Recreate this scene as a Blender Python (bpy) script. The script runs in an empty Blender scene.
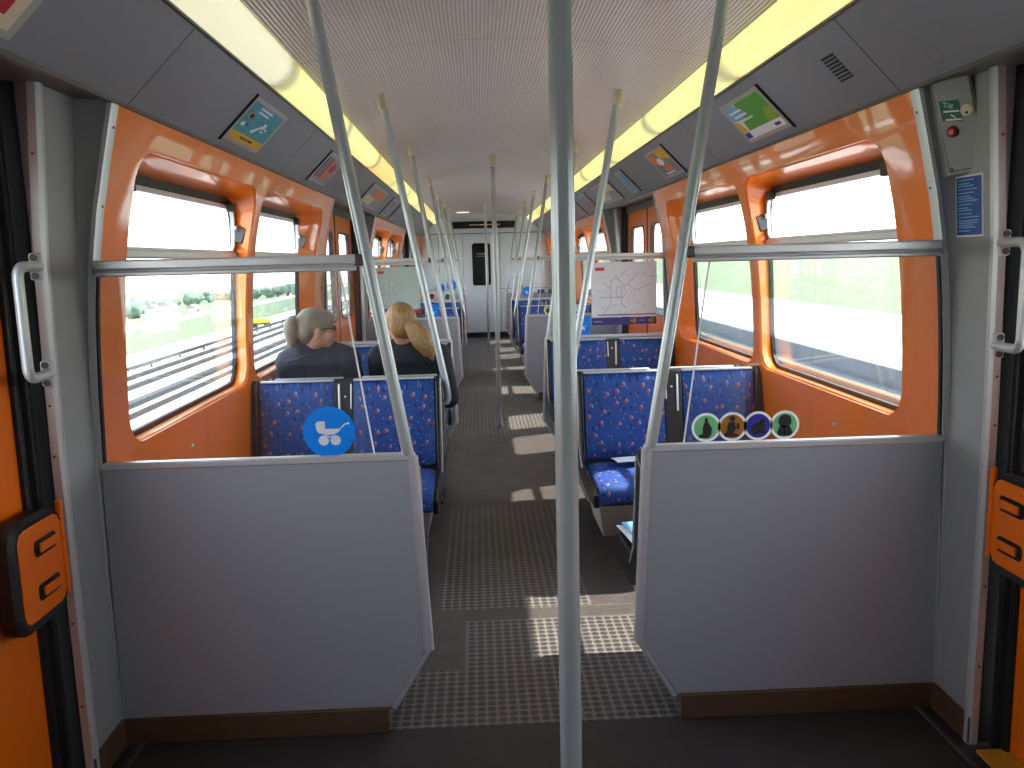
import bpy, bmesh, math, random
from mathutils import Vector, Matrix, noise
PI = math.pi
sc = bpy.context.scene
C = sc.collection

# ------------------------------------------------------------------ camera, sky, sun, exposure
EYE = Vector((-0.1465, 0.0, 1.48))
F, PITCH, YAW, ROLL = 833.08, 0.148543, 0.03853, -0.025122
cam_d = bpy.data.cameras.new('camera'); cam = bpy.data.objects.new('camera', cam_d); C.objects.link(cam)
cp, sp, cy_, sy_ = math.cos(PITCH), math.sin(PITCH), math.cos(YAW), math.sin(YAW)
fw = Vector((sy_*cp, cy_*cp, -sp)); rg = Vector((cy_, -sy_, 0)); up = rg.cross(fw)
r2 = rg*math.cos(ROLL) + up*math.sin(ROLL); u2 = -rg*math.sin(ROLL) + up*math.cos(ROLL)
M = Matrix((r2, u2, -fw)).transposed().to_4x4(); M.translation = EYE
cam.matrix_world = M
cam_d.sensor_width = 36; cam_d.lens = F/1024*36; cam_d.clip_start = 0.02; cam_d.clip_end = 2000
sc.camera = cam

SKY = 5.6
w = bpy.data.worlds.new('sky'); sc.world = w; w.use_nodes = True
nt = w.node_tree; nt.nodes.clear()
wo = nt.nodes.new('ShaderNodeOutputWorld'); bg = nt.nodes.new('ShaderNodeBackground')
tcw = nt.nodes.new('ShaderNodeTexCoord'); sep = nt.nodes.new('ShaderNodeSeparateXYZ'); rampw = nt.nodes.new('ShaderNodeValToRGB')
nt.links.new(tcw.outputs['Generated'], sep.inputs[0]); nt.links.new(sep.outputs['Z'], rampw.inputs[0])
rampw.color_ramp.elements[0].position = 0.0; rampw.color_ramp.elements[0].color = (1.0, 1.0, 1.0, 1)
rampw.color_ramp.elements[1].position = 0.7; rampw.color_ramp.elements[1].color = (0.62, 0.78, 1.0, 1)
nt.links.new(rampw.outputs[0], bg.inputs['Color']); bg.inputs['Strength'].default_value = SKY
nt.links.new(bg.outputs[0], wo.inputs[0])

sun_d = bpy.data.lights.new('sun', 'SUN'); sun = bpy.data.objects.new('sun', sun_d); C.objects.link(sun)
sun_d.energy = 12.5; sun_d.angle = math.radians(0.8); sun_d.color = (1.0, 0.95, 0.86)
sun.rotation_euler = Vector((0.74, 0.25, 1.0)).to_track_quat('Z', 'Y').to_euler()

vs = sc.view_settings
vs.view_transform = 'Standard'; vs.look = 'None'; vs.gamma = 1; vs.use_curve_mapping = False
vs.exposure = 0.16
sc.cycles.max_bounces = 10; sc.cycles.diffuse_bounces = 6; sc.cycles.transparent_max_bounces = 24
sc.cycles.caustics_reflective = False; sc.cycles.caustics_refractive = False
sc.cycles.sample_clamp_indirect = 6

# ------------------------------------------------------------------ materials
def lin(c):
    return tuple(((v/255)/12.92 if v/255 <= .04045 else ((v/255+.055)/1.055)**2.4) for v in c) + (1,)
MATS = {}
def mat(name, col, rough=.5, metal=0.0, spec=.5, bump=None, vary=None, coat=0):
    m = bpy.data.materials.new(name); m.use_nodes = True
    n = m.node_tree; b = n.nodes['Principled BSDF']
    b.inputs['Base Color'].default_value = lin(col); b.inputs['Roughness'].default_value = rough
    b.inputs['Metallic'].default_value = metal; b.inputs['Specular IOR Level'].default_value = spec
    if coat: b.inputs['Coat Weight'].default_value = coat; b.inputs['Coat Roughness'].default_value = .035
    tc = n.nodes.new('ShaderNodeTexCoord')
    if vary:
        sc_, amt = vary
        nz = n.nodes.new('ShaderNodeTexNoise'); nz.inputs['Scale'].default_value = sc_; nz.inputs['Detail'].default_value = 5
        n.links.new(tc.outputs['Object'], nz.inputs['Vector'])
        mx = n.nodes.new('ShaderNodeMix'); mx.data_type = 'RGBA'
        c = lin(col)
        mx.inputs[6].default_value = tuple(v*(1-amt) for v in c[:3]) + (1,)
        mx.inputs[7].default_value = tuple(min(1, v*(1+amt)) for v in c[:3]) + (1,)
        n.links.new(nz.outputs[0], mx.inputs[0]); n.links.new(mx.outputs[2], b.inputs['Base Color'])
    if bump:
        sc_, st = bump
        nz = n.nodes.new('ShaderNodeTexNoise'); nz.inputs['Scale'].default_value = sc_; nz.inputs['Detail'].default_value = 4
        n.links.new(tc.outputs['Object'], nz.inputs['Vector'])
        bp = n.nodes.new('ShaderNodeBump'); bp.inputs['Strength'].default_value = st; bp.inputs['Distance'].default_value = .002
        n.links.new(nz.outputs[0], bp.inputs['Height']); n.links.new(bp.outputs[0], b.inputs['Normal'])
    MATS[name] = m
    return m
class NG:
    def __init__(s, m): s.n = m.node_tree; s.b = s.n.nodes['Principled BSDF']; s.tc = s.n.nodes.new('ShaderNodeTexCoord')
    def math(s, op, a, b=None, c=None):
        d = s.n.nodes.new('ShaderNodeMath'); d.operation = op
        for i, v in enumerate((a, b, c)):
            if v is None: continue
            if isinstance(v, (int, float)): d.inputs[i].default_value = v
            else: s.n.links.new(v, d.inputs[i])
        return d.outputs[0]
    def mix(s, f, a, b):
        d = s.n.nodes.new('ShaderNodeMix'); d.data_type = 'RGBA'
        for i, v in ((0, f), (6, a), (7, b)):
            if isinstance(v, (int, float, tuple)): d.inputs[i].default_value = v
            else: s.n.links.new(v, d.inputs[i])
        return d.outputs[2]
    def noise(s, scale, detail=4, vec=None):
        d = s.n.nodes.new('ShaderNodeTexNoise'); d.inputs['Scale'].default_value = scale; d.inputs['Detail'].default_value = detail
        s.n.links.new(vec or s.tc.outputs['Object'], d.inputs['Vector']); return d.outputs[0]
    def xyz(s):
        d = s.n.nodes.new('ShaderNodeSeparateXYZ'); s.n.links.new(s.tc.outputs['Object'], d.inputs[0]); return d.outputs
    def bump(s, h, st, dist):
        d = s.n.nodes.new('ShaderNodeBump'); d.inputs['Strength'].default_value = st; d.inputs['Distance'].default_value = dist
        s.n.links.new(h, d.inputs['Height']); s.n.links.new(d.outputs[0], s.b.inputs['Normal'])
    def col(s, c): s.n.links.new(c, s.b.inputs['Base Color'])

ORANGE = mat('orange_gloss_panel', (250, 128, 16), .38, spec=.3, bump=(4, .10), vary=(2.5, .05), coat=.75)
DOORORANGE = mat('orange_door_paint', (240, 112, 4), .3, vary=(5, .06))
PANEL = mat('grey_blue_laminate', (154, 158, 166), .42, bump=(260, .05), vary=(3, .05))
COVE = mat('grey_cove_panel', (132, 136, 142), .5, vary=(2, .05), bump=(200, .05))
PILLAR = mat('warm_grey_pillar', (150, 152, 154), .45, vary=(3, .05))
SOFFIT = mat('dark_soffit', (92, 86, 84), .5)
ALU = mat('brushed_aluminium', (206, 208, 212), .3, .3)
TRIMALU = mat('pale_anodised_trim', (198, 200, 204), .35, .35)
POLE = mat('grey_pole_steel', (172, 181, 184), .26, .3)
LAMPTROUGH = mat('lamp_trough_white', (226, 222, 190), .5)
POLETOP = mat('pole_collar_steel', (196, 188, 160), .3, .4)
RUBBER = mat('black_rubber', (24, 24, 27), .55, bump=(40, .1))
BLACK = mat('black_plastic_shell', (20, 20, 24), .3, bump=(150, .05))
KICK = mat('brown_kick_strip', (86, 64, 46), .5, vary=(14, .2), bump=(60, .2))
FLOORTRIM = mat('floor_edge_metal', (92, 88, 86), .5, .4)
YELLOWEDGE = mat('worn_yellow_edge', (196, 140, 30), .6, vary=(30, .35))
PEDESTAL = mat('pale_grey_pedestal', (188, 188, 186), .5)
WHITE = mat('white_print', (232, 233, 238), .5)
def vinyl(m, k=.45):
    n = m.node_tree; b = n.nodes['Principled BSDF']; o = n.nodes['Material Output']
    tr = n.nodes.new('ShaderNodeBsdfTranslucent'); tr.inputs[0].default_value = b.inputs['Base Color'].default_value; mx = n.nodes.new('ShaderNodeMixShader'); mx.inputs[0].default_value = k
    n.links.new(b.outputs[0], mx.inputs[1]); n.links.new(tr.outputs[0], mx.inputs[2]); n.links.new(mx.outputs[0], o.inputs[0]); return m
VWHITE = vinyl(mat('white_vinyl', (240, 241, 245), .5), .5)
SCREW = mat('screw_steel', (90, 90, 92), .4, .8)
NAVY = mat('navy_print', (44, 38, 120), .5)
SIGNBLUE = mat('bright_blue_sticker', (0, 132, 240), .45)

SIGNNAVY = mat('deep_blue_info_print', (26, 62, 150), .5)
REDP = mat('red_print', (196, 36, 50), .5)
ORANGEP = mat('orange_print', (226, 122, 44), .5)
YELLOWP = mat('yellow_print', (228, 176, 20), .5)
LIMEP = mat('lime_print', (146, 178, 40), .5)
GREENP = mat('green_print', (86, 160, 50), .5)
GREENST = vinyl(mat('sticker_green', (112, 186, 128), .5), .3)
BROWNST = vinyl(mat('sticker_ochre', (160, 104, 24), .5), .3)
BLUEST = mat('sticker_blue', (34, 40, 160), .5)
TEALP = mat('teal_print', (64, 152, 172), .5, vary=(14, .25))
LBLUEP = mat('light_blue_print', (120, 176, 214), .5)
INK = mat('black_ink', (22, 22, 24), .5)
GREYP = mat('grey_print', (150, 152, 158), .5)
DKGREY = mat('dark_grey_print', (78, 80, 88), .5)
CREAMP = mat('cream_print', (222, 208, 176), .5, vary=(20, .2))
EXITG = mat('notice_green', (20, 104, 76), .5)
BUTTON = mat('red_button', (200, 40, 50), .25)
LOCK = mat('cream_lock_cap', (216, 214, 186), .4)
ENDWALL = mat('pale_end_wall_laminate', (214, 226, 238), .4, vary=(2, .05))
DARKGLASS = mat('dark_door_glass', (10, 11, 13), .08)
DISPLAY = mat('display_black', (14, 13, 14), .2)
SKIN = mat('skin', (206, 150, 128), .5, bump=(90, .1))
JACKET = mat('dark_navy_jacket', (40, 43, 58), .75, bump=(60, .5), vary=(20, .2))
BLACKCLOTH = mat('black_cardigan', (24, 26, 38), .8, bump=(60, .5), vary=(20, .2))
SEAMC = mat('jacket_seam_piping', (78, 80, 96), .7)
JEANS = mat('blue_jeans', (60, 74, 98), .85, bump=(120, .4), vary=(25, .2))
SHOE = mat('dark_shoe', (40, 40, 44), .5)
CONCRETE = mat('pale_concrete', (220, 218, 212), .9, vary=(2, .1))
WALLCON = mat('grey_concrete_wall', (104, 108, 112), .9, vary=(3, .2))
GRAVEL = mat('pale_gravel', (190, 186, 180), .95, vary=(6, .3), bump=(8, .6))
RAILM = mat('rusty_rail', (46, 40, 38), .6, .3)
BARK = mat('bark', (74, 62, 50), .9)
HOUSEW = mat('white_render_wall', (190, 188, 184), .8)
ROOF = mat('red_roof', (150, 130, 124), .8)
WINPANE = mat('dark_pane', (40, 44, 52), .2)
YELLOWC = mat('yellow_cabinet_paint', (200, 180, 20), .5)
HINGE = mat('hinge_black', (30, 30, 32), .4)

def hairmat(name, a, b_):
    m = mat(name, a, .45); g = NG(m)
    wv = g.n.nodes.new('ShaderNodeTexWave'); wv.inputs['Scale'].default_value = 60; wv.inputs['Distortion'].default_value = 9; wv.inputs['Detail'].default_value = 4
    mp = g.n.nodes.new('ShaderNodeMapping'); mp.inputs['Scale'].default_value = (1, .25, .2); mp.inputs['Rotation'].default_value = (0, .4, .5)
    g.n.links.new(g.tc.outputs['Object'], mp.inputs['Vector']); g.n.links.new(mp.outputs[0], wv.inputs['Vector'])
    g.col(g.mix(wv.outputs[1] if len(wv.outputs) > 1 else wv.outputs[0], lin(a), lin(b_))); g.bump(wv.outputs[0], .5, .004)
    return m
HAIRGREY = hairmat('grey_blonde_hair', (104, 95, 82), (156, 145, 124))
HAIRBLOND = hairmat('dark_blonde_hair', (112, 80, 44), (176, 138, 84))

def glassmat(name, tint, refl=1.0, haze=0.0):
    m = bpy.data.materials.new(name); m.use_nodes = True; n = m.node_tree; n.nodes.clear()
    o = n.nodes.new('ShaderNodeOutputMaterial'); t = n.nodes.new('ShaderNodeBsdfTransparent'); gl = n.nodes.new('ShaderNodeBsdfGlossy')
    t.inputs[0].default_value = tint; gl.inputs['Roughness'].default_value = .02
    lw = n.nodes.new('ShaderNodeLayerWeight'); lw.inputs[0].default_value = .5
    pw = n.nodes.new('ShaderNodeMath'); pw.operation = 'POWER'; pw.inputs[1].default_value = 5.0; n.links.new(lw.outputs['Facing'], pw.inputs[0])
    fr = n.nodes.new('ShaderNodeMath'); fr.operation = 'MULTIPLY_ADD'; fr.inputs[1].default_value = .96; fr.inputs[2].default_value = .04; n.links.new(pw.outputs[0], fr.inputs[0])
    mu = n.nodes.new('ShaderNodeMath'); mu.operation = 'MULTIPLY'; mu.inputs[1].default_value = refl
    mx = n.nodes.new('ShaderNodeMixShader'); n.links.new(fr.outputs[0], mu.inputs[0]); n.links.new(mu.outputs[0], mx.inputs[0])
    n.links.new(t.outputs[0], mx.inputs[1]); n.links.new(gl.outputs[0], mx.inputs[2]); last = mx
    if haze:
        df = n.nodes.new('ShaderNodeBsdfDiffuse'); df.inputs[0].default_value = (.8, .85, .9, 1)
        m2 = n.nodes.new('ShaderNodeMixShader'); m2.inputs[0].default_value = haze
        n.links.new(mx.outputs[0], m2.inputs[1]); n.links.new(df.outputs[0], m2.inputs[2]); last = m2
    n.links.new(last.outputs[0], o.inputs[0]); MATS[name] = m
    return m
GLASS = glassmat('window_glass', (.95, .97, .96, 1), 1.0)
SCREENGLASS = glassmat('screen_glass', (.96, .975, .97, 1), 1.0, .008)

def emat(name, col, s, ends=False):
    m = bpy.data.materials.new(name); m.use_nodes = True; b = m.node_tree.nodes['Principled BSDF']
    b.inputs['Base Color'].default_value = lin((210, 208, 190)); b.inputs['Roughness'].default_value = .4
    b.inputs['Emission Color'].default_value = lin(col); b.inputs['Emission Strength'].default_value = s
    if ends:
        g = NG(m); sp_ = g.n.nodes.new('ShaderNodeSeparateXYZ'); g.n.links.new(g.tc.outputs['Generated'], sp_.inputs[0])
        e = g.math('MINIMUM', sp_.outputs[1], g.math('SUBTRACT', 1.0, sp_.outputs[1])); e = g.math('MINIMUM', g.math('MULTIPLY', e, 14.0), 1.0)
        g.n.links.new(g.math('MULTIPLY', g.math('MULTIPLY_ADD', g.math('POWER', e, 1.5), .62, .38), s), b.inputs['Emission Strength'])
    return m
LAMPY = emat('yellow_lamp_diffuser', (236, 234, 140), .85, True)
LAMPW = emat('cream_lamp_diffuser', (230, 228, 190), .8, True)
LAMPO = emat('amber_lamp_diffuser', (244, 210, 100), .85, True)
SPOT = emat('small_ceiling_spot', (250, 240, 220), 1.0)
LEDRED = emat('led_red', (130, 24, 22), .5)

# ceiling: fine ribs running along the car
CEIL = mat('ribbed_ceiling_sheet', (206, 200, 190), .24, spec=.7)
g = NG(CEIL); x = g.xyz()[0]
sn = g.math('SINE', g.math('MULTIPLY', x, 2*PI/.0145)); msk = g.math('SMOOTH_MIN', g.math('MULTIPLY_ADD', sn, .5, .5), 1.0, .01)
cl = g.mix(g.math('POWER', msk, 2.0), lin((176, 168, 160)), lin((218, 210, 201)))
g.col(g.mix(g.math('MULTIPLY', g.noise(2.2), .35), cl, lin((176, 168, 158)))); g.bump(sn, .35, .002)

# floor: round studs / smooth
def floormat(name, studs):
    m = mat(name, (70, 66, 64), .42); g = NG(m)
    X = g.xyz()
    nz = g.noise(9, 6); nf = g.noise(170, 3)
    base = g.mix(g.math('MULTIPLY', nz, 1.0), lin((60, 53, 51)), lin((92, 84, 80)))
    base = g.mix(g.math('GREATER_THAN', nf, .66), base, lin((150, 146, 142)))
    if studs:
        p = .035
        fx = g.math('SUBTRACT', g.math('FRACT', g.math('MULTIPLY_ADD', X[0], 1/p, 200.5)), .5)
        fy = g.math('SUBTRACT', g.math('FRACT', g.math('MULTIPLY_ADD', X[1], 1/p, 200.5)), .5)
        d = g.math('SQRT', g.math('ADD', g.math('MULTIPLY', fx, fx), g.math('MULTIPLY', fy, fy)))
        inside = g.math('SMOOTHSTEP', d, .40, .30) if False else g.math('LESS_THAN', d, .415)
        base = g.mix(inside, g.mix(.42, base, lin((150, 144, 138))), g.mix(.5, base, lin((48, 43, 42))))
        h = g.math('SUBTRACT', 1.0, g.math('MULTIPLY', g.math('MAXIMUM', g.math('SUBTRACT', d, .3), 0.0), 5.0))
        g.bump(h, .5, .002)
    else: g.bump(nf, .4, .001)
    g.col(base)
    r = g.math('MULTIPLY_ADD', g.noise(5), .3, .28); g.n.links.new(r, g.b.inputs['Roughness'])
    return m
STUD = floormat('studded_rubber_floor', True); SMOOTH = floormat('smooth_rubber_floor', False)
DARKFLOOR = mat('dark_vestibule_floor', (52, 46, 45), .5, vary=(7, .35), bump=(160, .4))
SEAML = mat('floor_seam', (110, 106, 102), .6)

FABRIC = mat('blue_speckled_fabric', (30, 48, 160), .62); g = NG(FABRIC)
X_ = g.xyz(); cmb = g.n.nodes.new('ShaderNodeCombineXYZ'); g.n.links.new(X_[0], cmb.inputs[0]); g.n.links.new(g.math('SUBTRACT', X_[2], X_[1]), cmb.inputs[1])
def vor(shift, scale=16, rnd=.75):
    mp = g.n.nodes.new('ShaderNodeMapping'); mp.inputs['Location'].default_value = shift
    g.n.links.new(cmb.outputs[0], mp.inputs['Vector'])
    v = g.n.nodes.new('ShaderNodeTexVoronoi'); v.voronoi_dimensions = '2D'; v.inputs['Scale'].default_value = scale; v.inputs['Randomness'].default_value = rnd
    g.n.links.new(mp.outputs[0], v.inputs['Vector']); return v.outputs['Distance']
c = g.mix(g.noise(3), lin((4, 52, 118)), lin((10, 68, 146)))
c = g.mix(g.math('LESS_THAN', vor((.02, .03, 0), 19), .13), c, lin((20, 22, 84)))
c = g.mix(g.math('LESS_THAN', vor((.03, .01, 0), 27, 1), .10), c, lin((96, 110, 165)))
c = g.mix(g.math('LESS_THAN', vor((0, 0, 0)), .115), c, lin((150, 136, 165)))
c = g.mix(g.math('LESS_THAN', vor((.0055, .004, 0)), .11), c, lin((140, 52, 60)))
g.col(c); g.bump(g.noise(500, 2), .3, .001)

def grassmat(name, a, b_, sca):
    m = mat(name, a, .95); g = NG(m); g.col(g.mix(g.noise(sca, 6), lin(a), lin(b_))); return m
GRASS = grassmat('grass', (70, 94, 62), (128, 136, 98), 1.6)
FIELD = grassmat('pale_field', (92, 112, 78), (132, 138, 96), .05)
LEAF = grassmat('foliage', (94, 118, 108), (122, 142, 122), .6)

# ------------------------------------------------------------------ mesh helpers
def worg(p):
    v = Vector((0, 0, 0))
    while p is not None: v += p.location; p = p.parent
    return v
class MB:
    def __init__(s): s.v = []; s.f = []; s.m = []
    def add(s, vs, fs, m=0):
        k = len(s.v); s.v += [Vector(v) for v in vs]; s.f += [tuple(i+k for i in f) for f in fs]; s.m += [m]*len(fs); return s
    def box(s, x0, x1, y0, y1, z0, z1, m=0):
        x0, x1 = min(x0, x1), max(x0, x1); y0, y1 = min(y0, y1), max(y0, y1); z0, z1 = min(z0, z1), max(z0, z1)
        return s.add([(x0,y0,z0),(x1,y0,z0),(x1,y1,z0),(x0,y1,z0),(x0,y0,z1),(x1,y0,z1),(x1,y1,z1),(x0,y1,z1)],
                     [(0,3,2,1),(4,5,6,7),(0,1,5,4),(1,2,6,5),(2,3,7,6),(3,0,4,7)], m)
    def prism(s, A, B, m=0, caps=True):
        n = len(A)
        fs = [(i, (i+1) % n, n+(i+1) % n, n+i) for i in range(n)]
        if caps: fs += [tuple(reversed(range(n))), tuple(range(n, 2*n))]
        return s.add(list(A)+list(B), fs, m)
    def loft(s, rings, m=0, closed=True, caps=False):
        n = len(rings[0]); vs = [p for r in rings for p in r]; fs = []
        for k in range(len(rings)-1):
            for i in range(n if closed else n-1):
                j = (i+1) % n; fs.append((k*n+i, k*n+j, (k+1)*n+j, (k+1)*n+i))
        if caps: fs += [tuple(reversed(range(n))), tuple(range((len(rings)-1)*n, len(rings)*n))]
        return s.add(vs, fs, m)
    def tube(s, pts, r, n=12, m=0, caps=True, flat=1.0):
        pts = [Vector(p) for p in pts]; rs = r if isinstance(r, (list, tuple)) else [r]*len(pts); rings = []
        ref = None
        for i, p in enumerate(pts):
            t = (pts[min(i+1, len(pts)-1)] - pts[max(i-1, 0)]).normalized()
            if ref is None: ref = Vector((0, 0, 1)) if abs(t.z) < .9 else Vector((1, 0, 0))
            a = (ref - t*ref.dot(t)).normalized(); ref = a; b = t.cross(a)
            rings.append([p + a*math.cos(2*PI*k/n)*rs[i] + b*math.sin(2*PI*k/n)*rs[i]*flat for k in range(n)])
        return s.loft(rings, m, True, caps)
    def ball(s, c, r, nu=16, nv=10, m=0, rot=None):
        c = Vector(c); r = Vector(r) if not isinstance(r, (int, float)) else Vector((r, r, r)); R = rot or Matrix.Identity(3)
        vs = [c + R @ Vector((0, 0, r.z))]
        for j in range(1, nv):
            for i in range(nu):
                a, b = PI*j/nv, 2*PI*i/nu; vs.append(c + R @ Vector((r.x*math.sin(a)*math.cos(b), r.y*math.sin(a)*math.sin(b), r.z*math.cos(a))))
        vs.append(c - R @ Vector((0, 0, r.z))); fs = []
        for i in range(nu): fs.append((0, 1+i, 1+(i+1) % nu))
        for j in range(nv-2):
            for i in range(nu): a = 1+j*nu+i; b = 1+j*nu+(i+1) % nu; fs.append((a, a+nu, b+nu, b))
        L = len(vs)-1
        for i in range(nu): fs.append((L, L-nu+(i+1) % nu, L-nu+i))
        return s.add(vs, fs, m)
    def disc(s, fn, cx, cz, r, m=0, n=32, r2=None):
        """flat disc (or ring) through fn(u,v)->point"""
        o = [fn(cx+r*math.cos(2*PI*k/n), cz+r*math.sin(2*PI*k/n)) for k in range(n)]
        if r2 is None: return s.add(o, [tuple(range(n))], m)
        i_ = [fn(cx+r2*math.cos(2*PI*k/n), cz+r2*math.sin(2*PI*k/n)) for k in range(n)]
        return s.add(o+i_, [(k, (k+1) % n, n+(k+1) % n, n+k) for k in range(n)], m)
    def poly(s, fn, pts, m=0): return s.add([fn(*p) for p in pts], [tuple(range(len(pts)))], m)
    def rect(s, fn, u0, u1, v0, v1, m=0): return s.poly(fn, [(u0, v0), (u1, v0), (u1, v1), (u0, v1)], m)
    def line(s, fn, p, q, wd, m=0):
        p, q = Vector(p), Vector(q); d = (q-p).normalized(); n = Vector((-d.y, d.x))*wd/2
        return s.poly(fn, [tuple(p+n), tuple(p-n), tuple(q-n), tuple(q+n)], m)
    def build(s, name, mats, parent=None, bevel=0, smooth=True, origin=None, angle=35, seg=2, fixn=True):
        if not isinstance(mats, (list, tuple)): mats = [mats]
        if parent is not None: o = worg(parent)
        elif origin is not None: o = Vector(origin)
        else:
            xs = [v.x for v in s.v]; ys = [v.y for v in s.v]; zs = [v.z for v in s.v]
            o = Vector(((min(xs)+max(xs))/2, (min(ys)+max(ys))/2, min(zs)))
        me = bpy.data.meshes.new(name); me.from_pydata([v-o for v in s.v], [], s.f)
        for m_ in mats: me.materials.append(m_)
        for p, k in zip(me.polygons, s.m): p.material_index = k
        if fixn:
            bm = bmesh.new(); bm.from_mesh(me); bmesh.ops.recalc_face_normals(bm, faces=bm.faces); bm.to_mesh(me); bm.free()
        if smooth:
            for p in me.polygons: p.use_smooth = True
            me.set_sharp_from_angle(angle=math.radians(angle))
        ob = bpy.data.objects.new(name, me); C.objects.link(ob)
        if parent is not None: ob.parent = parent
        else: ob.location = o
        if bevel:
            b = ob.modifiers.new('bevel', 'BEVEL'); b.width = bevel; b.segments = seg; b.limit_method = 'ANGLE'; b.angle_limit = math.radians(40)
        return ob
def tag(o, label=None, cat=None, group=None, kind=None):
    if label: o['label'] = label
    if cat: o['category'] = cat
    if group: o['group'] = group
    if kind: o['kind'] = kind
    return o
def empty(name, loc, label=None, cat=None, group=None, kind=None):
    o = bpy.data.objects.new(name, None); C.objects.link(o); o.location = loc; o.empty_display_size = .1
    return tag(o, label, cat, group, kind)
def copy_tree(o, parent=None):
    c = o.copy(); C.objects.link(c)
    if parent is not None: c.parent = parent
    for ch in list(o.children): copy_tree(ch, c)
    return c
def textmesh(body, size):
    cu = bpy.data.curves.new('t', 'FONT'); cu.body = body; cu.size = size; cu.align_x = 'CENTER'
    ob = bpy.data.objects.new('t', cu); C.objects.link(ob); dg = bpy.context.evaluated_depsgraph_get()
    me = bpy.data.meshes.new_from_object(ob.evaluated_get(dg)); vs = [v.co.copy() for v in me.vertices]; fs = [tuple(p.vertices) for p in me.polygons]
    bpy.data.objects.remove(ob); bpy.data.curves.remove(cu); bpy.data.meshes.remove(me); return vs, fs

# ------------------------------------------------------------------ car profile
KN = [(-.2, 1.30), (0, 1.30), (.9, 1.293), (1.5, 1.254), (1.95, 1.157), (2.1, 1.12)]
def X(z):
    for i in range(1, len(KN)-2):
        if z <= KN[i+1][0] or i == len(KN)-3:
            (z0, a), (z1, b), (z2, c), (z3, d) = KN[i-1:i+3]
            t = (z-z1)/(z2-z1); m1 = (c-a)/(z2-z0)*(z2-z1); m2 = (d-b)/(z3-z1)*(z2-z1)
            return (2*t**3-3*t*t+1)*b + (t**3-2*t*t+t)*m1 + (-2*t**3+3*t*t)*c + (t**3-t*t)*m2
def XG(z): return 1.375 - .05*(z-.9)          # window glass
SIDE = {-1: 'left', 1: 'right'}
ZT = 1.95
BAYS = [(2.49, 6.20), (8.68, 12.40)]
YN = -.55
VEST = [(.03, 2.49), (6.20, 8.68), (12.40, 14.90)]
YEND = 16.1
def zc(x): return 2.355 - .126*x*x

def rrect(y0, y1, z0, z1, r, n=7):
    out = []
    for (cy, cz, a0) in ((y1-r, z1-r, 0), (y0+r, z1-r, 90), (y0+r, z0+r, 180), (y1-r, z0+r, 270)):
        for k in range(n+1):
            a = math.radians(a0+90*k/n); out.append((cy+r*math.cos(a), cz+r*math.sin(a)))
    # densify straight runs
    res = []
    for i, p in enumerate(out):
        q = out[(i+1) % len(out)]; d = math.dist(p, q); k = max(1, int(d/.12))
        for j in range(k): res.append((p[0]+(q[0]-p[0])*j/k, p[1]+(q[1]-p[1])*j/k))
    return res
def project(p, c, rect):
    y0, y1, z0, z1 = rect; dx, dz = p[0]-c[0], p[1]-c[1]; t = 1e9
    if dx > 1e-9: t = min(t, (y1-c[0])/dx)
    if dx < -1e-9: t = min(t, (y0-c[0])/dx)
    if dz > 1e-9: t = min(t, (z1-c[1])/dz)
    if dz < -1e-9: t = min(t, (z0-c[1])/dz)
    return [c[0]+dx*t, c[1]+dz*t]
WIN = []   # (side, glass rect)
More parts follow.
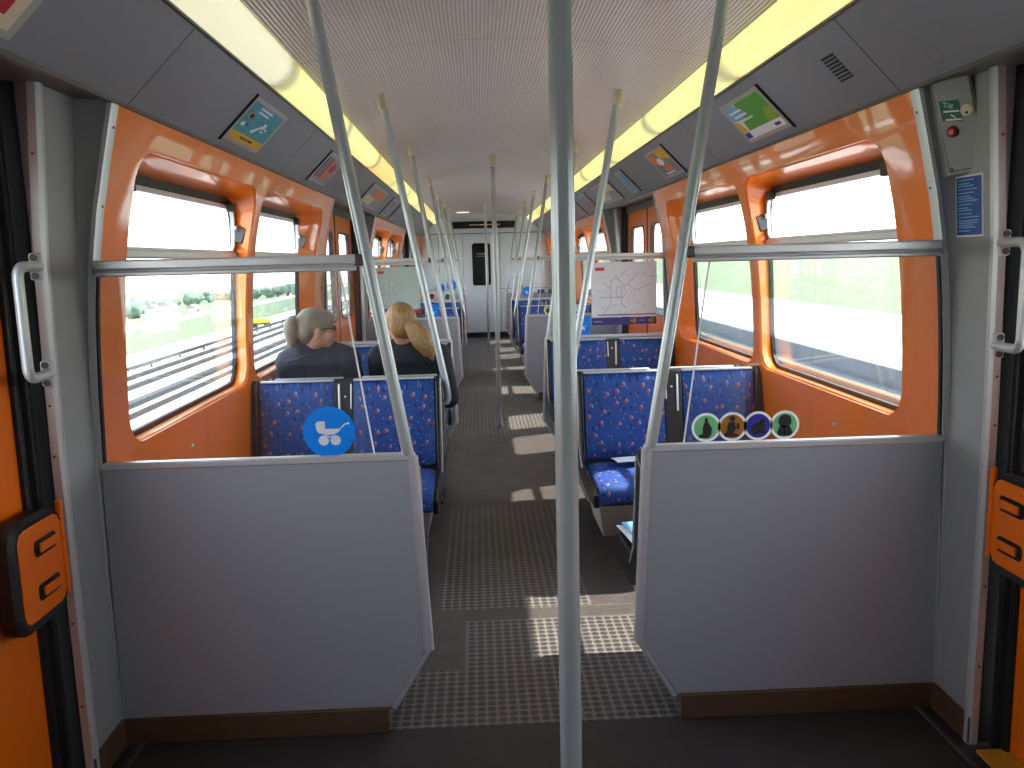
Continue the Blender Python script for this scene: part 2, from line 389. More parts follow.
def bay_wall(s, y0, y1, name_done, holes, stub=False):
    mb = MB()
    cells = []
    if holes:
        o = y0-2.49 - (.035 if s < 0 else 0)
        hs = [((2.75+o, 4.19+o, .902, 1.85), (2.79+o, 4.225+o, .898, 1.80)), ((4.29+o, 5.92+o, .902, 1.85), (4.33+o, 5.69+o, .898, 1.80))]
        cuts = [y0, 4.24+o, y1]
        if stub: hs = [((y0+.22, y1-.22, .902, 1.85), (y0+.25, y1-.25, .898, 1.80))]; cuts = [y0, y1]
        for k, (ho, hg) in enumerate(hs):
            rect = (cuts[k], cuts[k+1], .7, ZT); lp = rrect(*ho, .11); lg = rrect(*hg, .09)
            c = ((ho[0]+ho[1])/2, (ho[2]+ho[3])/2)
            outer = [project(p, c, rect) for p in lp]
            for cr in ((rect[0], rect[2]), (rect[1], rect[2]), (rect[0], rect[3]), (rect[1], rect[3])):
                i = min(range(len(outer)), key=lambda i: math.dist(outer[i], cr)); outer[i] = list(cr)
            rings = []
            for t in (0, .35, .7, 1.0):
                rings.append([(s*X(b[1]*t+a[1]*(1-t)), b[0]*t+a[0]*(1-t), b[1]*t+a[1]*(1-t)) for a, b in zip(outer, lp)])
            n = len(lp)
            lgm = lg if len(lg) == n else None
            # resample the glass loop to the same number by angle-matching
            def gl(p):
                cg = ((hg[0]+hg[1])/2, (hg[2]+hg[3])/2)
                u = (p[0]-c[0])/((ho[1]-ho[0])/2); v = (p[1]-c[1])/((ho[3]-ho[2])/2)
                return (cg[0]+u*(hg[1]-hg[0])/2, cg[1]+v*(hg[3]-hg[2])/2)
            R_ = .009
            for th in (30, 60, 90, None, None):
                rg_ = []; last = th is None
                for p in lp:
                    q = gl(p); dy, dz = c[0]-p[0], c[1]-p[1]; L = math.hypot(dy, dz)
                    if not last:
                        a_ = R_*(1-math.cos(math.radians(th))); b_ = R_*math.sin(math.radians(th))
                        rg_.append((s*(X(p[1])+b_), p[0]+dy/L*a_, p[1]+dz/L*a_))
                    else:
                        f_ = .5 if len(rings) == 7 else 1.0
                        A_ = (X(p[1])+R_, p[0]+dy/L*R_, p[1]+dz/L*R_); B_ = (XG(q[1]), q[0], q[1])
                        rg_.append((s*(A_[0]+(B_[0]-A_[0])*f_), A_[1]+(B_[1]-A_[1])*f_, A_[2]+(B_[2]-A_[2])*f_))
                rings.append(rg_)
            mb.loft(rings)
            WIN.append((s, hg))
        # mullion backing and lower strip
        ym = cuts[1] if not stub else y0+.1
        mb.loft([[(s*(X(z)+.006), yy, z) for z in (.6, .8, 1, 1.2, 1.4, 1.6, 1.8, ZT)] for yy in (ym-.03, ym+.03)], closed=False)
        zz = [.0, .35, .7]
    else: zz = [0, .4, .8, 1.2, 1.6, ZT]
    mb.loft([[(s*X(z), y0+(y1-y0)*k/6, z) for z in zz] for k in range(7)], closed=False)
    ob = mb.build(name_done, ORANGE, origin=(0, 0, 0), angle=50)
    return tag(ob, kind='structure')
for s in (-1, 1):
    for yy in (3.28, 5.1):
        mb = MB(); mb.tube([(s*X(.78), yy, .78), (s*(X(.78)-.006), yy, .78), (s*(X(.78)-.009), yy, .78)], [.011, .011, .006], 12)
        tag(mb.build('trim_11', ALU, origin=(0, 0, 0)), kind='structure')
    n = 'wall_'+SIDE[s]
    for b in BAYS: bay_wall(s, b[0], b[1], n, True)
    bay_wall(s, 14.90, YEND, n, True, True)

# screws in the orange panels (left and right, below the sill) are part of the wall trim
def strip(s, y, d):
    """aluminium edge strip at the free edge of an orange panel, and grey return + pillar; d=+1: vestibule lies towards -y"""
    zz = [.085+(ZT-.085)*k/12 for k in range(13)]
    mb = MB()
    rings = [[(s*(X(z)-.004), y-.001*d, z), (s*(X(z)-.004), y+.03*d, z), (s*(X(z)+.012), y+.03*d, z), (s*(X(z)+.012), y-.012*d, z), (s*(X(z)-.001), y-.012*d, z)] for z in zz]
    mb.loft(rings, caps=True)
    for z in (1.88, 1.66, 1.2, .6): mb.tube([(s*(X(z)-.003), y+.014*d, z), (s*(X(z)-.0065), y+.014*d, z)], .004, 8, m=1)
    tag(mb.build('trim_1', [TRIMALU, SCREW], origin=(0, 0, 0)), kind='structure')
    P = [(0, 1.30), (.9, 1.304), (1.5, 1.294), (1.98, 1.262)]
    def xp(z):
        for (a, xa), (b, xb) in zip(P, P[1:]):
            if z <= b: return xa+(xb-xa)*(z-a)/(b-a)
        return P[-1][1]
    mb = MB(); yd = y-.205*d
    zz = [0, .3, .6, .9, 1.2, 1.5, 1.75, 1.97]
    # return face next to the strip, then the flat pillar face
    mb.loft([[(s*(X(min(z, ZT))+.004), y-.002*d, z) for z in zz], [(s*xp(z), y-.012*d, z) for z in zz], [(s*xp(z), y-.05*d, z) for z in zz], [(s*xp(z), yd, z) for z in zz], [(s*(xp(z)+.11), yd, z) for z in zz]], closed=False)
    tag(mb.build('wall_'+SIDE[s], PILLAR, origin=(0, 0, 0), angle=20), kind='structure')
    # aluminium door post
    mb = MB(); y0_ = yd-.012*d; 
    rr = []
    for z in [.0, .5, 1.0, 1.5, 1.97]:
        a = xp(z)
        rr.append([(s*(a-.012), yd+.006*d, z), (s*(a-.014), yd-.012*d, z), (s*(a-.006), yd-.022*d, z), (s*(a+.016), yd-.022*d, z), (s*(a+.016), yd+.006*d, z)])
    mb.loft(rr, caps=True)
    for z in (1.78, 1.12, .98, .5, .25): mb.tube([(s*(xp(z)+.006), yd-.020*d, z), (s*(xp(z)+.006), yd-.0255*d, z)], .0035, 8, m=1)
    tag(mb.build('trim_2', [TRIMALU, SCREW], origin=(0, 0, 0)), kind='structure')
    mb = MB()
    mb.box(s*1.322, s*1.43, yd-.014*d, yd+.03*d, 0, 1.97); mb.box(s*1.345, s*1.40, yd-.055*d, yd-.03*d, 0, 1.97); mb.box(s*1.36, s*1.41, yd-.085*d, yd-.06*d, 0, 1.97)
    tag(mb.build('trim_3', RUBBER, origin=(0, 0, 0), bevel=.006), kind='structure')
    mb = MB(); mb.box(s*1.302, s*1.288, y-.012*d, yd-.02*d, 0, .085)
    tag(mb.build('baseboard_'+SIDE[s], KICK, origin=(0, 0, 0), bevel=.003), kind='structure')
for s in (-1, 1):
    for a, b in VEST:
        strip(s, b, 1)
        if a > 1: strip(s, a, -1)
        else: tag(MB().loft([[(s*x, y, z) for z in (0, 1.0, 1.97)] for x, y in ((1.30, YN), (1.30, .26), (1.42, .26))], closed=False).build('wall_'+SIDE[s], PILLAR, origin=(0, 0, 0)), kind='structure')

# floor
mb = MB()
def fq(x0, x1, y0, y1, m): mb.add([(x0, y0, 0), (x1, y0, 0), (x1, y1, 0), (x0, y1, 0)], [(0, 1, 2, 3)], m)
fq(-1.5, 1.5, YN, 2.49, 3)
def bayfloor(o, first):
    fq(-1.5, -.5, 2.49+o, 6.2+o, 1); fq(.62, 1.5, 2.49+o, 6.2+o, 1)
    if first:
        fq(-.5, .62, 2.49, 2.87, 0); fq(-.5, -.23, 2.87, 3.28, 1); fq(-.23, .62, 2.87, 3.28, 0); fq(-.5, .62, 3.28, 3.385, 1)
        fq(-.5, -.36, 3.385, 4.9, 1); fq(-.36, .30, 3.385, 4.9, 0); fq(.30, .62, 3.385, 4.9, 1); fq(-.5, .62, 4.9, 6.2, 1)
        fq(-1.5, 1.5, 6.2, 6.9, 1); fq(-1.5, -.5, 6.9, 8.68, 1); fq(-.5, .5, 6.9, 8.68, 0); fq(.5, 1.5, 6.9, 8.68, 1)
    else:
        fq(-.5, .62, 8.68, 12.4, 0); fq(-1.5, 1.5, 12.4, YEND, 1)
bayfloor(0, True); bayfloor(6.19, False)
mb.add([(-1.5, YN, -.05), (1.5, YN, -.05), (1.5, YEND, -.05), (-1.5, YEND, -.05)], [(0, 1, 2, 3)], 1)
for (x0, x1, y0, y1) in ((-.5, .5, 3.385, 3.391), (-.23, .55, 3.274, 3.28), (-.236, -.23, 2.87, 3.28), (-.5, -.23, 2.865, 2.871), (.297, .303, 3.39, 4.9), (-.36, .3, 4.9, 4.906), (-.25, .25, 5.3, 5.306)):
    mb.add([(x0, y0, .0008), (x1, y0, .0008), (x1, y1, .0008), (x0, y1, .0008)], [(0, 1, 2, 3)], 2)
tag(mb.build('floor', [STUD, SMOOTH, SEAML, DARKFLOOR], origin=(0, 0, 0), smooth=False, fixn=False), kind='structure')
for s in (-1, 1):
    for a, b in VEST:
        mb = MB(); mb.box(s*1.235, s*1.25, a+.03, b-.005, 0, .008)
        tag(mb.build('trim_4', FLOORTRIM, origin=(0, 0, 0), bevel=.002), kind='structure')
        mb = MB(); mb.box(s*1.285, s*1.42, a+.27, b-.27, 0, .012)
        tag(mb.build('trim_5', YELLOWEDGE, origin=(0, 0, 0), bevel=.003), kind='structure')

# ceiling: sheets with joints
mb = MB(); xs = [-.83+1.66*k/24 for k in range(25)]
js = [YN] + [y for y in (.2, 1.3, 2.4, 3.5, 4.62, 5.72, 6.82, 7.92, 9.02, 10.12, 11.22, 12.32, 13.42, 14.52, 15.3)] + [YEND]
for a, b in zip(js, js[1:]):
    mb.loft([[(x, a+.003, zc(x)+.0), (x, b-.003, zc(x))] for x in xs], closed=False)
mb.loft([[(x, YN, zc(x)+.012), (x, YEND, zc(x)+.012)] for x in xs], m=1, closed=False)
tag(mb.build('ceiling', [CEIL, SOFFIT], origin=(0, 0, 0)), kind='structure')

# coves above the windows
def cp_(s, y, u, off=0): return Vector((s*(.94+.7071*u - .7071*off), y, 2.165-.7071*u-.7071*off))
for s in (-1, 1):
    mb = MB(); js = [YN, .68, 2.575, 4.46, 6.36, 8.2, 10.1, 12.0, 13.9, YEND]
    for a, b in zip(js, js[1:]):
        A = [cp_(s, a+.003, 0), cp_(s, b-.003, 0), cp_(s, b-.003, .304), cp_(s, a+.003, .304)]
        mb.prism(A, [p+Vector((s*.02, 0, .02)) for p in A])
    A = [cp_(s, YN, -.01, -.02), cp_(s, YEND, -.01, -.02), cp_(s, YEND, .31, -.02), cp_(s, YN, .31, -.02)]
    mb.add(A, [(0, 1, 2, 3)], 1)
    tag(mb.build('trim_6', [COVE, SOFFIT], origin=(0, 0, 0), bevel=.002), kind='structure')
    # lower lip of the cove and lamp trough edges
    mb = MB(); mb.box(s*1.150, s*1.168, YN, YEND, 1.944, 1.962)
    tag(mb.build('trim_7', SOFFIT, origin=(0, 0, 0)), kind='structure')
    mb = MB()
    def bar(u0, z0, wd):
        mb.tube([(s*u0, YN, z0), (s*u0, YEND, z0)], wd, 8)
    bar(.938, 2.172, .007); bar(.826, 2.279, .008)
    prof = [(.945, 2.172), (1.0, 2.25), (.90, 2.33), (.823, 2.285)]
    mb.loft([[(s*x, YN, z), (s*x, YEND, z)] for x, z in prof], m=1, closed=False)
    tag(mb.build('trim_8', [BLACK, LAMPTROUGH], origin=(0, 0, 0)), kind='structure')
    for a, b in VEST:   # soffit over the doors
        mb = MB(); a0_ = a if a > 1 else YN
        mb.add([(s*1.157, a0_, 1.951), (s*1.157, b, 1.951), (s*1.46, b, 1.972), (s*1.46, a0_, 1.972)], [(0, 1, 2, 3)])
        mb.box(s*1.36, s*1.45, a+.24, b-.24, 1.90, 1.972)
        tag(mb.build('trim_9', SOFFIT, origin=(0, 0, 0)), kind='structure')

# ------------------------------------------------------------------ windows
def loop_resize(rect, d, r): return rrect(rect[0]+d, rect[1]-d, rect[2]+d, rect[3]-d, r)
WN = 0
for s, hg in WIN:
    WN += 1
    w_ = empty('window_%d' % WN, (s*1.36, (hg[0]+hg[1])/2, hg[2]), kind='structure')
    y0, y1, z0, z1 = hg
    # rubber gasket ring
    o_ = rrect(y0-.03, y1+.03, z0-.03, z1+.03, .1); i_ = rrect(y0+.024, y1-.024, z0+.020, z1-.040, .08)
    n = min(len(o_), len(i_)); 
    def res(l, n):
        L = [0]; 
        for k in range(len(l)): L.append(L[-1]+math.dist(l[k], l[(k+1) % len(l)]))
        out = []
        for j in range(n):
            t = L[-1]*j/n; k = max(i for i in range(len(l)) if L[i] <= t+1e-9); a = l[k]; b = l[(k+1) % len(l)]; f = (t-L[k])/(L[k+1]-L[k]); out.append((a[0]+(b[0]-a[0])*f, a[1]+(b[1]-a[1])*f))
        return out
    N_ = 72; o_ = res(o_, N_); i_ = res(i_, N_)
    mb = MB(); mb.loft([[(s*(XG(z)-.0), y, z) for y, z in o_], [(s*(XG(z)-.012), y, z) for y, z in o_], [(s*(XG(z)-.012), y, z) for y, z in i_], [(s*(XG(z)+.004), y, z) for y, z in i_]])
    mb.build('window_frame', RUBBER, w_)
    ZM = 1.515
    mb = MB(); A = [(y0+.008, ZM), (y1-.008, ZM), (y1-.008, ZM+.032), (y0+.008, ZM+.032)]
    mb.prism([(s*(XG(z)-.028), y, z) for y, z in A], [(s*(XG(z)+.004), y, z) for y, z in A])
    mb.build('window_mullion', ALU, w_, bevel=.006)
    # hopper frame: aluminium border of the upper tilting pane
    o2 = res(rrect(y0+.012, y1-.012, ZM+.028, z1-.034, .06), N_); i2 = res(rrect(y0+.036, y1-.036, ZM+.040, z1-.053, .04), N_)
    mb = MB(); mb.loft([[(s*(XG(z)-.006), y, z) for y, z in o2], [(s*(XG(z)-.024), y, z) for y, z in o2], [(s*(XG(z)-.024), y, z) for y, z in i2], [(s*(XG(z)-.006), y, z) for y, z in i2]])
    hf = mb.build('hopper_frame', ALU, w_)
    for yy in (y0+.13, y1-.13): mb = MB(); mb.box(s*(XG(z1)-.02), s*(XG(z1)-.05), yy-.035, yy+.035, z1-.065, z1-.02); mb.build('hopper_hinge', HINGE, w_, bevel=.006)
    mb = MB(); A = [(y0-.02, z0-.02), (y1+.02, z0-.02), (y1+.02, z1+.02), (y0-.02, z1+.02)]
    mb.prism([(s*(XG(z)-.003), y, z) for y, z in A], [(s*(XG(z)+.003), y, z) for y, z in A]); mb.build('window_pane', GLASS, w_, smooth=False)
    # latch: a flap pivoted on the far jamb
    mb = MB(); xx = XG(1.6)
    mb.prism([(s*(xx-.02), y1-.035, 1.60), (s*(xx-.055), y1-.035, 1.585), (s*(xx-.085), y1-.035, 1.655), (s*(xx-.03), y1-.035, 1.68)],
             [(s*(xx-.02), y1-.02, 1.60), (s*(xx-.055), y1-.02, 1.585), (s*(xx-.085), y1-.02, 1.655), (s*(xx-.03), y1-.02, 1.68)])
    mb.tube([(s*(xx-.02), y1-.05, 1.66), (s*(xx-.045), y1-.05, 1.66)], .012, 10, m=1)
    mb.build('window_latch', [SCREW, ALU], w_, bevel=.004)

# ------------------------------------------------------------------ sliding doors
DN = 0
for a, b in VEST:
    for s in (-1, 1):
        DN += 1
        ya, yb = a+.29, b-.29; ym = (ya+yb)/2
        d_ = empty('door_%d' % DN, (s*1.39, ym, 0), kind='structure')
        for (l0, l1) in ((ya-.02, ym-.012), (ym+.012, yb+.02)):
            wy0, wy1 = (l0+.15, l1-.13) if l0 < ym-.1 else (l0+.13, l1-.15)
            if l0 > ym-.1: wy0, wy1 = l0+.13, l1-.15
            hole = res(rrect(wy0, wy1, .98, 1.76, .09), 56); c = ((wy0+wy1)/2, 1.37); rect = (l0, l1, .015, 1.95)
            outer = [project(p, c, rect) for p in hole]
            for cr in ((rect[0], rect[2]), (rect[1], rect[2]), (rect[0], rect[3]), (rect[1], rect[3])):
                i = min(range(len(outer)), key=lambda i: math.dist(outer[i], cr)); outer[i] = list(cr)
            mb = MB(); xa, xb = 1.375, 1.41
            mb.loft([[(s*xb, y, z) for y, z in outer], [(s*xa, y, z) for y, z in outer], [(s*xa, y, z) for y, z in hole], [(s*xb, y, z) for y, z in hole]])
            lf = mb.build('door_leaf', DOORORANGE, d_, angle=30)
            h2 = res(rrect(wy0+.014, wy1-.014, .994, 1.746, .078), 56)
            mb = MB(); mb.loft([[(s*1.40, y, z) for y, z in hole], [(s*1.368, y, z) for y, z in hole], [(s*1.368, y, z) for y, z in h2], [(s*1.40, y, z) for y, z in h2]])
            mb.build('door_window_gasket', RUBBER, lf)
            mb = MB(); mb.box(s*1.388, s*1.394, wy0, wy1, .98, 1.76); mb.build('door_pane', GLASS, lf, smooth=False)
        mb = MB(); mb.box(s*1.368, s*1.418, ym-.014, ym+.014, .012, 1.95); mb.build('rubber_edge', RUBBER, d_, bevel=.008)

# ------------------------------------------------------------------ end walls
mb = MB()
def endpoly(y):
    L = [(-1.4, -.02), (1.4, -.02), (1.4, 1.95), (1.157, 1.95), (.94, 2.165), (.83, 2.3)]
    top = [(x, zc(x)+.02) for x in [.8-.2*k for k in range(9)]]
    return [(x, y, z) for x, z in L+top+[(-.83, 2.3), (-.94, 2.165), (-1.157, 1.95), (-1.4, 1.95)]]
mb.prism(endpoly(YEND), endpoly(YEND+.06))
tag(mb.build('wall_far', ENDWALL, origin=(0, 0, 0), smooth=False), kind='structure')
mb = MB(); mb.prism(endpoly(YN), endpoly(YN-.06)); tag(mb.build('wall_near_unseen', ENDWALL, origin=(0, 0, 0), smooth=False), kind='structure')  # unseen wall, put close behind the camera to darken the vestibule
mb = MB(); mb.box(-1.28, 1.28, YEND-.012, YEND, 0, .1); tag(mb.build('baseboard_far', RUBBER, origin=(0, 0, 0)), kind='structure')
mb = MB()
for xx in (-.86, -.40, .30, .62): mb.box(xx-.004, xx+.004, YEND-.004, YEND+.001, .1, 1.98)
mb.box(-1.25, 1.25, YEND-.004, YEND+.001, .925, .933); mb.box(-1.2, 1.2, YEND-.006, YEND+.001, 1.975, 1.99)
tag(mb.build('trim_10', SOFFIT, origin=(0, 0, 0)), kind='structure')
d_ = empty('door_7', (-.05, YEND-.02, 0), kind='structure')
mb = MB(); mb.box(-.398, .298, YEND-.012, YEND-.002, .1, 1.965); mb.build('door_leaf', ENDWALL, d_, bevel=.003)
fn = lambda u, v: (u, YEND-.014, v)
mb = MB(); mb.prism([(u, YEND-.012, v) for u, v in rrect(-.225, .12, 1.0, 1.80, .05)], [(u, YEND-.020, v) for u, v in rrect(-.225, .12, 1.0, 1.80, .05)]); dw = mb.build('door_window', DARKGLASS, d_)
fn = lambda u, v: (u, YEND-.0215, v)
mb = MB(); mb.rect(fn, -.15, .04, 1.60, 1.612); mb.rect(fn, -.12, .08, 1.575, 1.583); mb.rect(fn, -.17, .02, 1.545, 1.555)
pp = mb.build('door_notice', GREYP, dw, smooth=False); pp['label'] = 'faint grey lettering on the dark glass'
mb = MB(); mb.box(.235, .255, YEND-.05, YEND-.012, 1.0, 1.02); mb.box(.19, .255, YEND-.055, YEND-.04, 1.0, 1.02); mb.build('door_handle', SCREW, d_, bevel=.003)
# destination display
t = empty('destination_display', (0, YEND-.04, 2.07), 'long black destination display across the far end wall under the ceiling', 'display')
mb = MB(); mb.box(-.60, .63, YEND-.055, YEND, 2.075, 2.205); mb.build('casing', DISPLAY, t, bevel=.006)
fn = lambda u, v: (u, YEND-.057, v)
mb = MB(); random.seed(4)
xx = -.26
while xx < .30:
    wd = random.uniform(.015, .04); mb.rect(fn, xx, xx+wd, 2.13, 2.152); xx += wd+.012
pp = mb.build('led_text', LEDRED, t, smooth=False); pp['label'] = 'dim red glowing dot lettering'
t = empty('ceiling_spotlight', (-.37, 15.2, 2.335), 'small bright oval ceiling lamp close to the far end wall', 'light')
mb = MB(); mb.prism([(-.37+.12*math.cos(a), 15.2+.06*math.sin(a), 2.334) for a in [2*PI*k/20 for k in range(20)]], [(-.37+.12*math.cos(a), 15.2+.06*math.sin(a), 2.322) for a in [2*PI*k/20 for k in range(20)]]); mb.build('lens', SPOT, t)

# ------------------------------------------------------------------ ceiling lamps
joints = [-.88+1.45*k for k in range(12)] + [16.08]; joints[0] = -.53
def lamp(s, y0, y1, m, label):
    t = empty('ceiling_light', (s*.9, (y0+y1)/2, 2.165), label, 'light', SIDE[s]+' row of ceiling lamps')
    prof = []
    for k in range(9):
        f = k/8; bx = .932+(.834-.932)*f; bz = 2.176+(2.270-2.176)*f; b = .032*math.sin(PI*f)**.7 if 0 < f < 1 else 0
        prof.append((bx-.69*b, bz-.72*b))
    mb = MB(); rings = []
    L = y1-y0
    for yy, sc_ in ((.012, .0), (.0125, .7), (.02, .93), (.035, 1), (L/2, 1), (L-.035, 1), (L-.02, .93), (L-.0125, .7), (L-.012, 0)):
        mx_, mz_ = .883+.012, 2.223+.012
        rings.append([(s*(mx_+(x-mx_)*max(sc_, .02)), y0+yy, mz_+(z-mz_)*max(sc_, .02)) for x, z in prof] + [(s*(mx_+.01), y0+yy, mz_+.01)])
    mb.loft(rings, caps=True)
    mb.build('diffuser', m, t, angle=60)
    mb = MB()
    A = [(s*.928, 2.182), (s*.844, 2.262), (s*.862, 2.30), (s*.96, 2.21)]
    for yy in (y0+.0, y1-.012): mb = MB(); mb.prism([(x, yy, z) for x, z in A], [(x, yy+.012, z) for x, z in A]); mb.build('end_cap', LAMPTROUGH, t)
for s in (-1, 1):
    for k, (a, b) in enumerate(zip(joints, joints[1:])):
        if k == 2 and s < 0: m, col = LAMPW, 'cream white'
        elif k == 5 and s < 0: m, col = LAMPO, 'amber yellow'
        elif k == 9: m, col = LAMPO, 'amber yellow'
        else: m, col = LAMPY, 'yellow'
        pos = ['nearest the camera, behind its back', 'over the camera', 'first in view from the camera', 'second in view from the camera', 'third in view from the camera', 'fourth in view from the camera', 'fifth in view from the camera', 'sixth in view from the camera', 'seventh in view from the camera', 'third from the far wall', 'second from the far wall', 'touching the far wall'][k]
        if k < 2: continue
        lamp(s, a, b, m, '%s glowing tube lamp in the %s ceiling row, %s' % (col, SIDE[s], pos))

# ------------------------------------------------------------------ partition screens
def pram(mb, fn, cx, cz, k, m):
    q = lambda u, v: (cx+u*k, cz+v*k)
    mb.poly(fn, [q(-.56, .28), q(-.50, .36), q(-.38, .38), q(-.18, .38), q(-.18, .06), q(.42, .06), q(.40, -.04), q(.30, -.12), q(.10, -.18), q(-.2, -.18), q(-.44, -.10), q(-.54, .02)], m)
    mb.line(fn, q(.38, .0), q(.62, .24), .05*k, m); mb.line(fn, q(.60, .23), q(.74, .26), .05*k, m)
    mb.disc(fn, cx+.76*k, cz+.27*k, .05*k, m, 12)
    for u in (-.26, .22): mb.disc(fn, cx+u*k, cz-.42*k, .21*k, m, 20)
    mb.line(fn, q(-.2, -.2), q(.1, -.30), .04*k, m); mb.line(fn, q(.2, -.2), q(-.05, -.30), .04*k, m)
def partition(s, y, d, which):
    """d=+1: seats lie towards +y"""
    t = empty('partition_screen', (s*.83, y, 0), '%s grey waist-high partition with a glass upper pane, %s' % (SIDE[s]+'-hand', which), 'partition', 'partition screens')
    th = .012
    mb = MB(); A = [(1.297, .085), (1.288, .888), (.366, .888), (.340, .27), (.455, .085)]
    mb.prism([(s*x, y-th, z) for x, z in A], [(s*x, y+th, z) for x, z in A]); mb.build('lower_panel', PANEL, t, bevel=.003)
    mb = MB(); mb.box(s*.468, s*1.298, y-.018, y+.018, 0, .085)
    mb.build('kick_plate', KICK, t, bevel=.004)
    # pale edge trim along the free edge
    P = [(.361, .895), (.335, .268), (.452, .078)]
    for (x0, z0), (x1, z1), r_ in ((P[0], P[1], .018), (P[1], P[2], .011)):
        mb = MB(); mb.tube([(s*x0, y, z0), (s*x1, y, z1)], r_, 12); mb.build('edge_trim', TRIMALU, t)
    mb = MB(); mb.box(s*.352, s*1.29, y-.016, y+.016, .884, .906); mb.build('sill_trim', TRIMALU, t, bevel=.004)
    mb = MB(); A = [(1.284, .905), (X(1.47)-.006, 1.47), (.552, 1.47), (.542, 1.41), (.476, .905)]
    mb.prism([(s*x, y-.003, z) for x, z in A], [(s*x, y+.003, z) for x, z in A]); pane = mb.build('glass_pane', SCREENGLASS, t, smooth=False)
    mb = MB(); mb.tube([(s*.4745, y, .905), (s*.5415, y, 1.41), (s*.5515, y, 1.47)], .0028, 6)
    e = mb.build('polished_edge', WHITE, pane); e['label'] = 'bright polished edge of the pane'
    mb = MB(); mb.box(s*.50, s*(X(1.49)-.004), y-.02, y+.02, 1.478, 1.506)
    mb.box(s*.50, s*(X(1.48)-.004), y-.013, y+.013, 1.458, 1.472)
    mb.box(s*.50, s*(X(1.48)-.004), y-.009, y+.009, 1.470, 1.480)
    mb.build('top_rail', ALU, t, bevel=.006, seg=3)
    mb = MB(); mb.box(s*.476, s*.503, y-.016, y+.016, 1.472, 1.506); mb.build('rail_end_cap', SCREW, t, bevel=.005)
    mb = MB(); zz = [.905+.56*k/8 for k in range(9)]
    mb.loft([[(s*(X(z)-.016), y-.008, z), (s*(X(z)-.016), y+.008, z), (s*(X(z)-.010), y+.008, z), (s*(X(z)-.010), y-.008, z)] for z in zz], caps=True)
    mb.loft([[(s*(X(z)-.010), y-.012, z), (s*(X(z)-.010), y+.012, z), (s*(X(z)-.001), y+.012, z), (s*(X(z)-.001), y-.012, z)] for z in zz], m=1, caps=True)
    mb.build('wall_seal', [RUBBER, TRIMALU], t)
    return t, pane
def sticker(pane, y, fnm): pass
WH = {2.49: 'closest to the camera', 6.20: 'behind the first bay of seats', 8.68: 'facing the second door area', 12.40: 'behind the second bay of seats', 14.90: 'nearest the far end wall'}
PAN = {}
for y in (2.49, 6.20, 8.68, 12.40, 14.90):
    for s in (-1, 1):
        PAN[(s, y)] = partition(s, y, 1 if y in (2.49, 8.68, 14.9) else -1, WH[y])

def on(y, off=.0045): return lambda u, v: (u, y-off, v)
def circ_sticker(pane, y, cx, cz, r, colm, name, label, art=None, ring=VWHITE):
    mb = MB(); mb.disc(on(y, .0042), cx, cz, r, 0, 32, r*.83); mb.disc(on(y, .0042), cx, cz, r*.83, 1)
    if art: art(mb, on(y, .0054), cx, cz, r)
    o = mb.build(name, [ring, colm, INK, WHITE], pane, smooth=False, fixn=False); o['label'] = label; return o
def art_cane(mb, fn, cx, cz, r):
    q = lambda u, v: (cx+u*r, cz+v*r)
    mb.disc(fn, cx+.0*r, cz+.48*r, .12*r, 2, 14); mb.rect(fn, *[cx-.08*r, cx+.08*r], cz+.36*r, cz+.68*r, 2)
    mb.poly(fn, [q(-.12, .36), q(.14, .36), q(.40, -.10), q(.34, -.5), q(.18, -.72), q(-.02, -.74), q(-.5, -.70), q(-.52, -.52), q(-.22, -.42), q(-.24, -.1)], 2)
def art_child(mb, fn, cx, cz, r):
    q = lambda u, v: (cx+u*r, cz+v*r)
    mb.disc(fn, cx+.0*r, cz+.56*r, .2*r, 2, 16)
    mb.poly(fn, [q(-.3, .30), q(.15, .36), q(.22, .0), q(.5, .05), q(.46, -.3), q(.3, -.1), q(.1, -.4), q(.5, -.6), q(.3, -.72), q(-.5, -.7), q(-.6, -.5), q(-.36, -.36)], 2)
    mb.disc(fn, cx+.38*r, cz+.12*r, .12*r, 2, 12)
def art_bird(mb, fn, cx, cz, r):
    q = lambda u, v: (cx+u*r, cz+v*r)
    mb.disc(fn, cx+.28*r, cz+.34*r, .16*r, 2, 14); mb.poly(fn, [q(-.5, -.1), q(-.2, .22), q(.2, .3), q(.5, .05), q(.4, -.2), q(.55, -.5), q(-.35, -.6), q(-.4, -.35)], 2)
def art_afro(mb, fn, cx, cz, r):
    q = lambda u, v: (cx+u*r, cz+v*r)
    mb.disc(fn, cx, cz+.28*r, .46*r, 2, 18); mb.poly(fn, [q(-.3, -.05), q(.3, -.05), q(.55, -.5), q(.4, -.74), q(-.4, -.74), q(-.55, -.5)], 2)
    mb.rect(fn, cx-.03*r, cx+.03*r, cz-.7*r, cz-.1*r, 3)
# near left: round pram sticker
pane = PAN[(-1, 2.49)][1]
mb = MB(); mb.disc(on(2.49, .0045), -.606, .979, .078, 0, 48); pram(mb, on(2.49, .0055), -.604, .984, .074, 1)
vinyl(SIGNBLUE, .35); o = mb.build('pram_sticker', [SIGNBLUE, WHITE], pane, smooth=False, fixn=False); o['label'] = 'round bright blue sticker with a white pram'
pane = PAN[(1, 2.49)][1]
for cx, m_, art, lb in ((.543, GREENST, art_cane, 'round green sticker with a seated figure'), (.6245, BROWNST, art_child, 'round ochre sticker with a figure holding a child'), (.705, BLUEST, art_bird, 'round blue sticker with a dark figure'), (.788, GREENST, art_afro, 'round green sticker with a figure leaning on a cane')):
    circ_sticker(pane, 2.49, cx, .954, .0455, m_, 'round_sticker', lb, art)
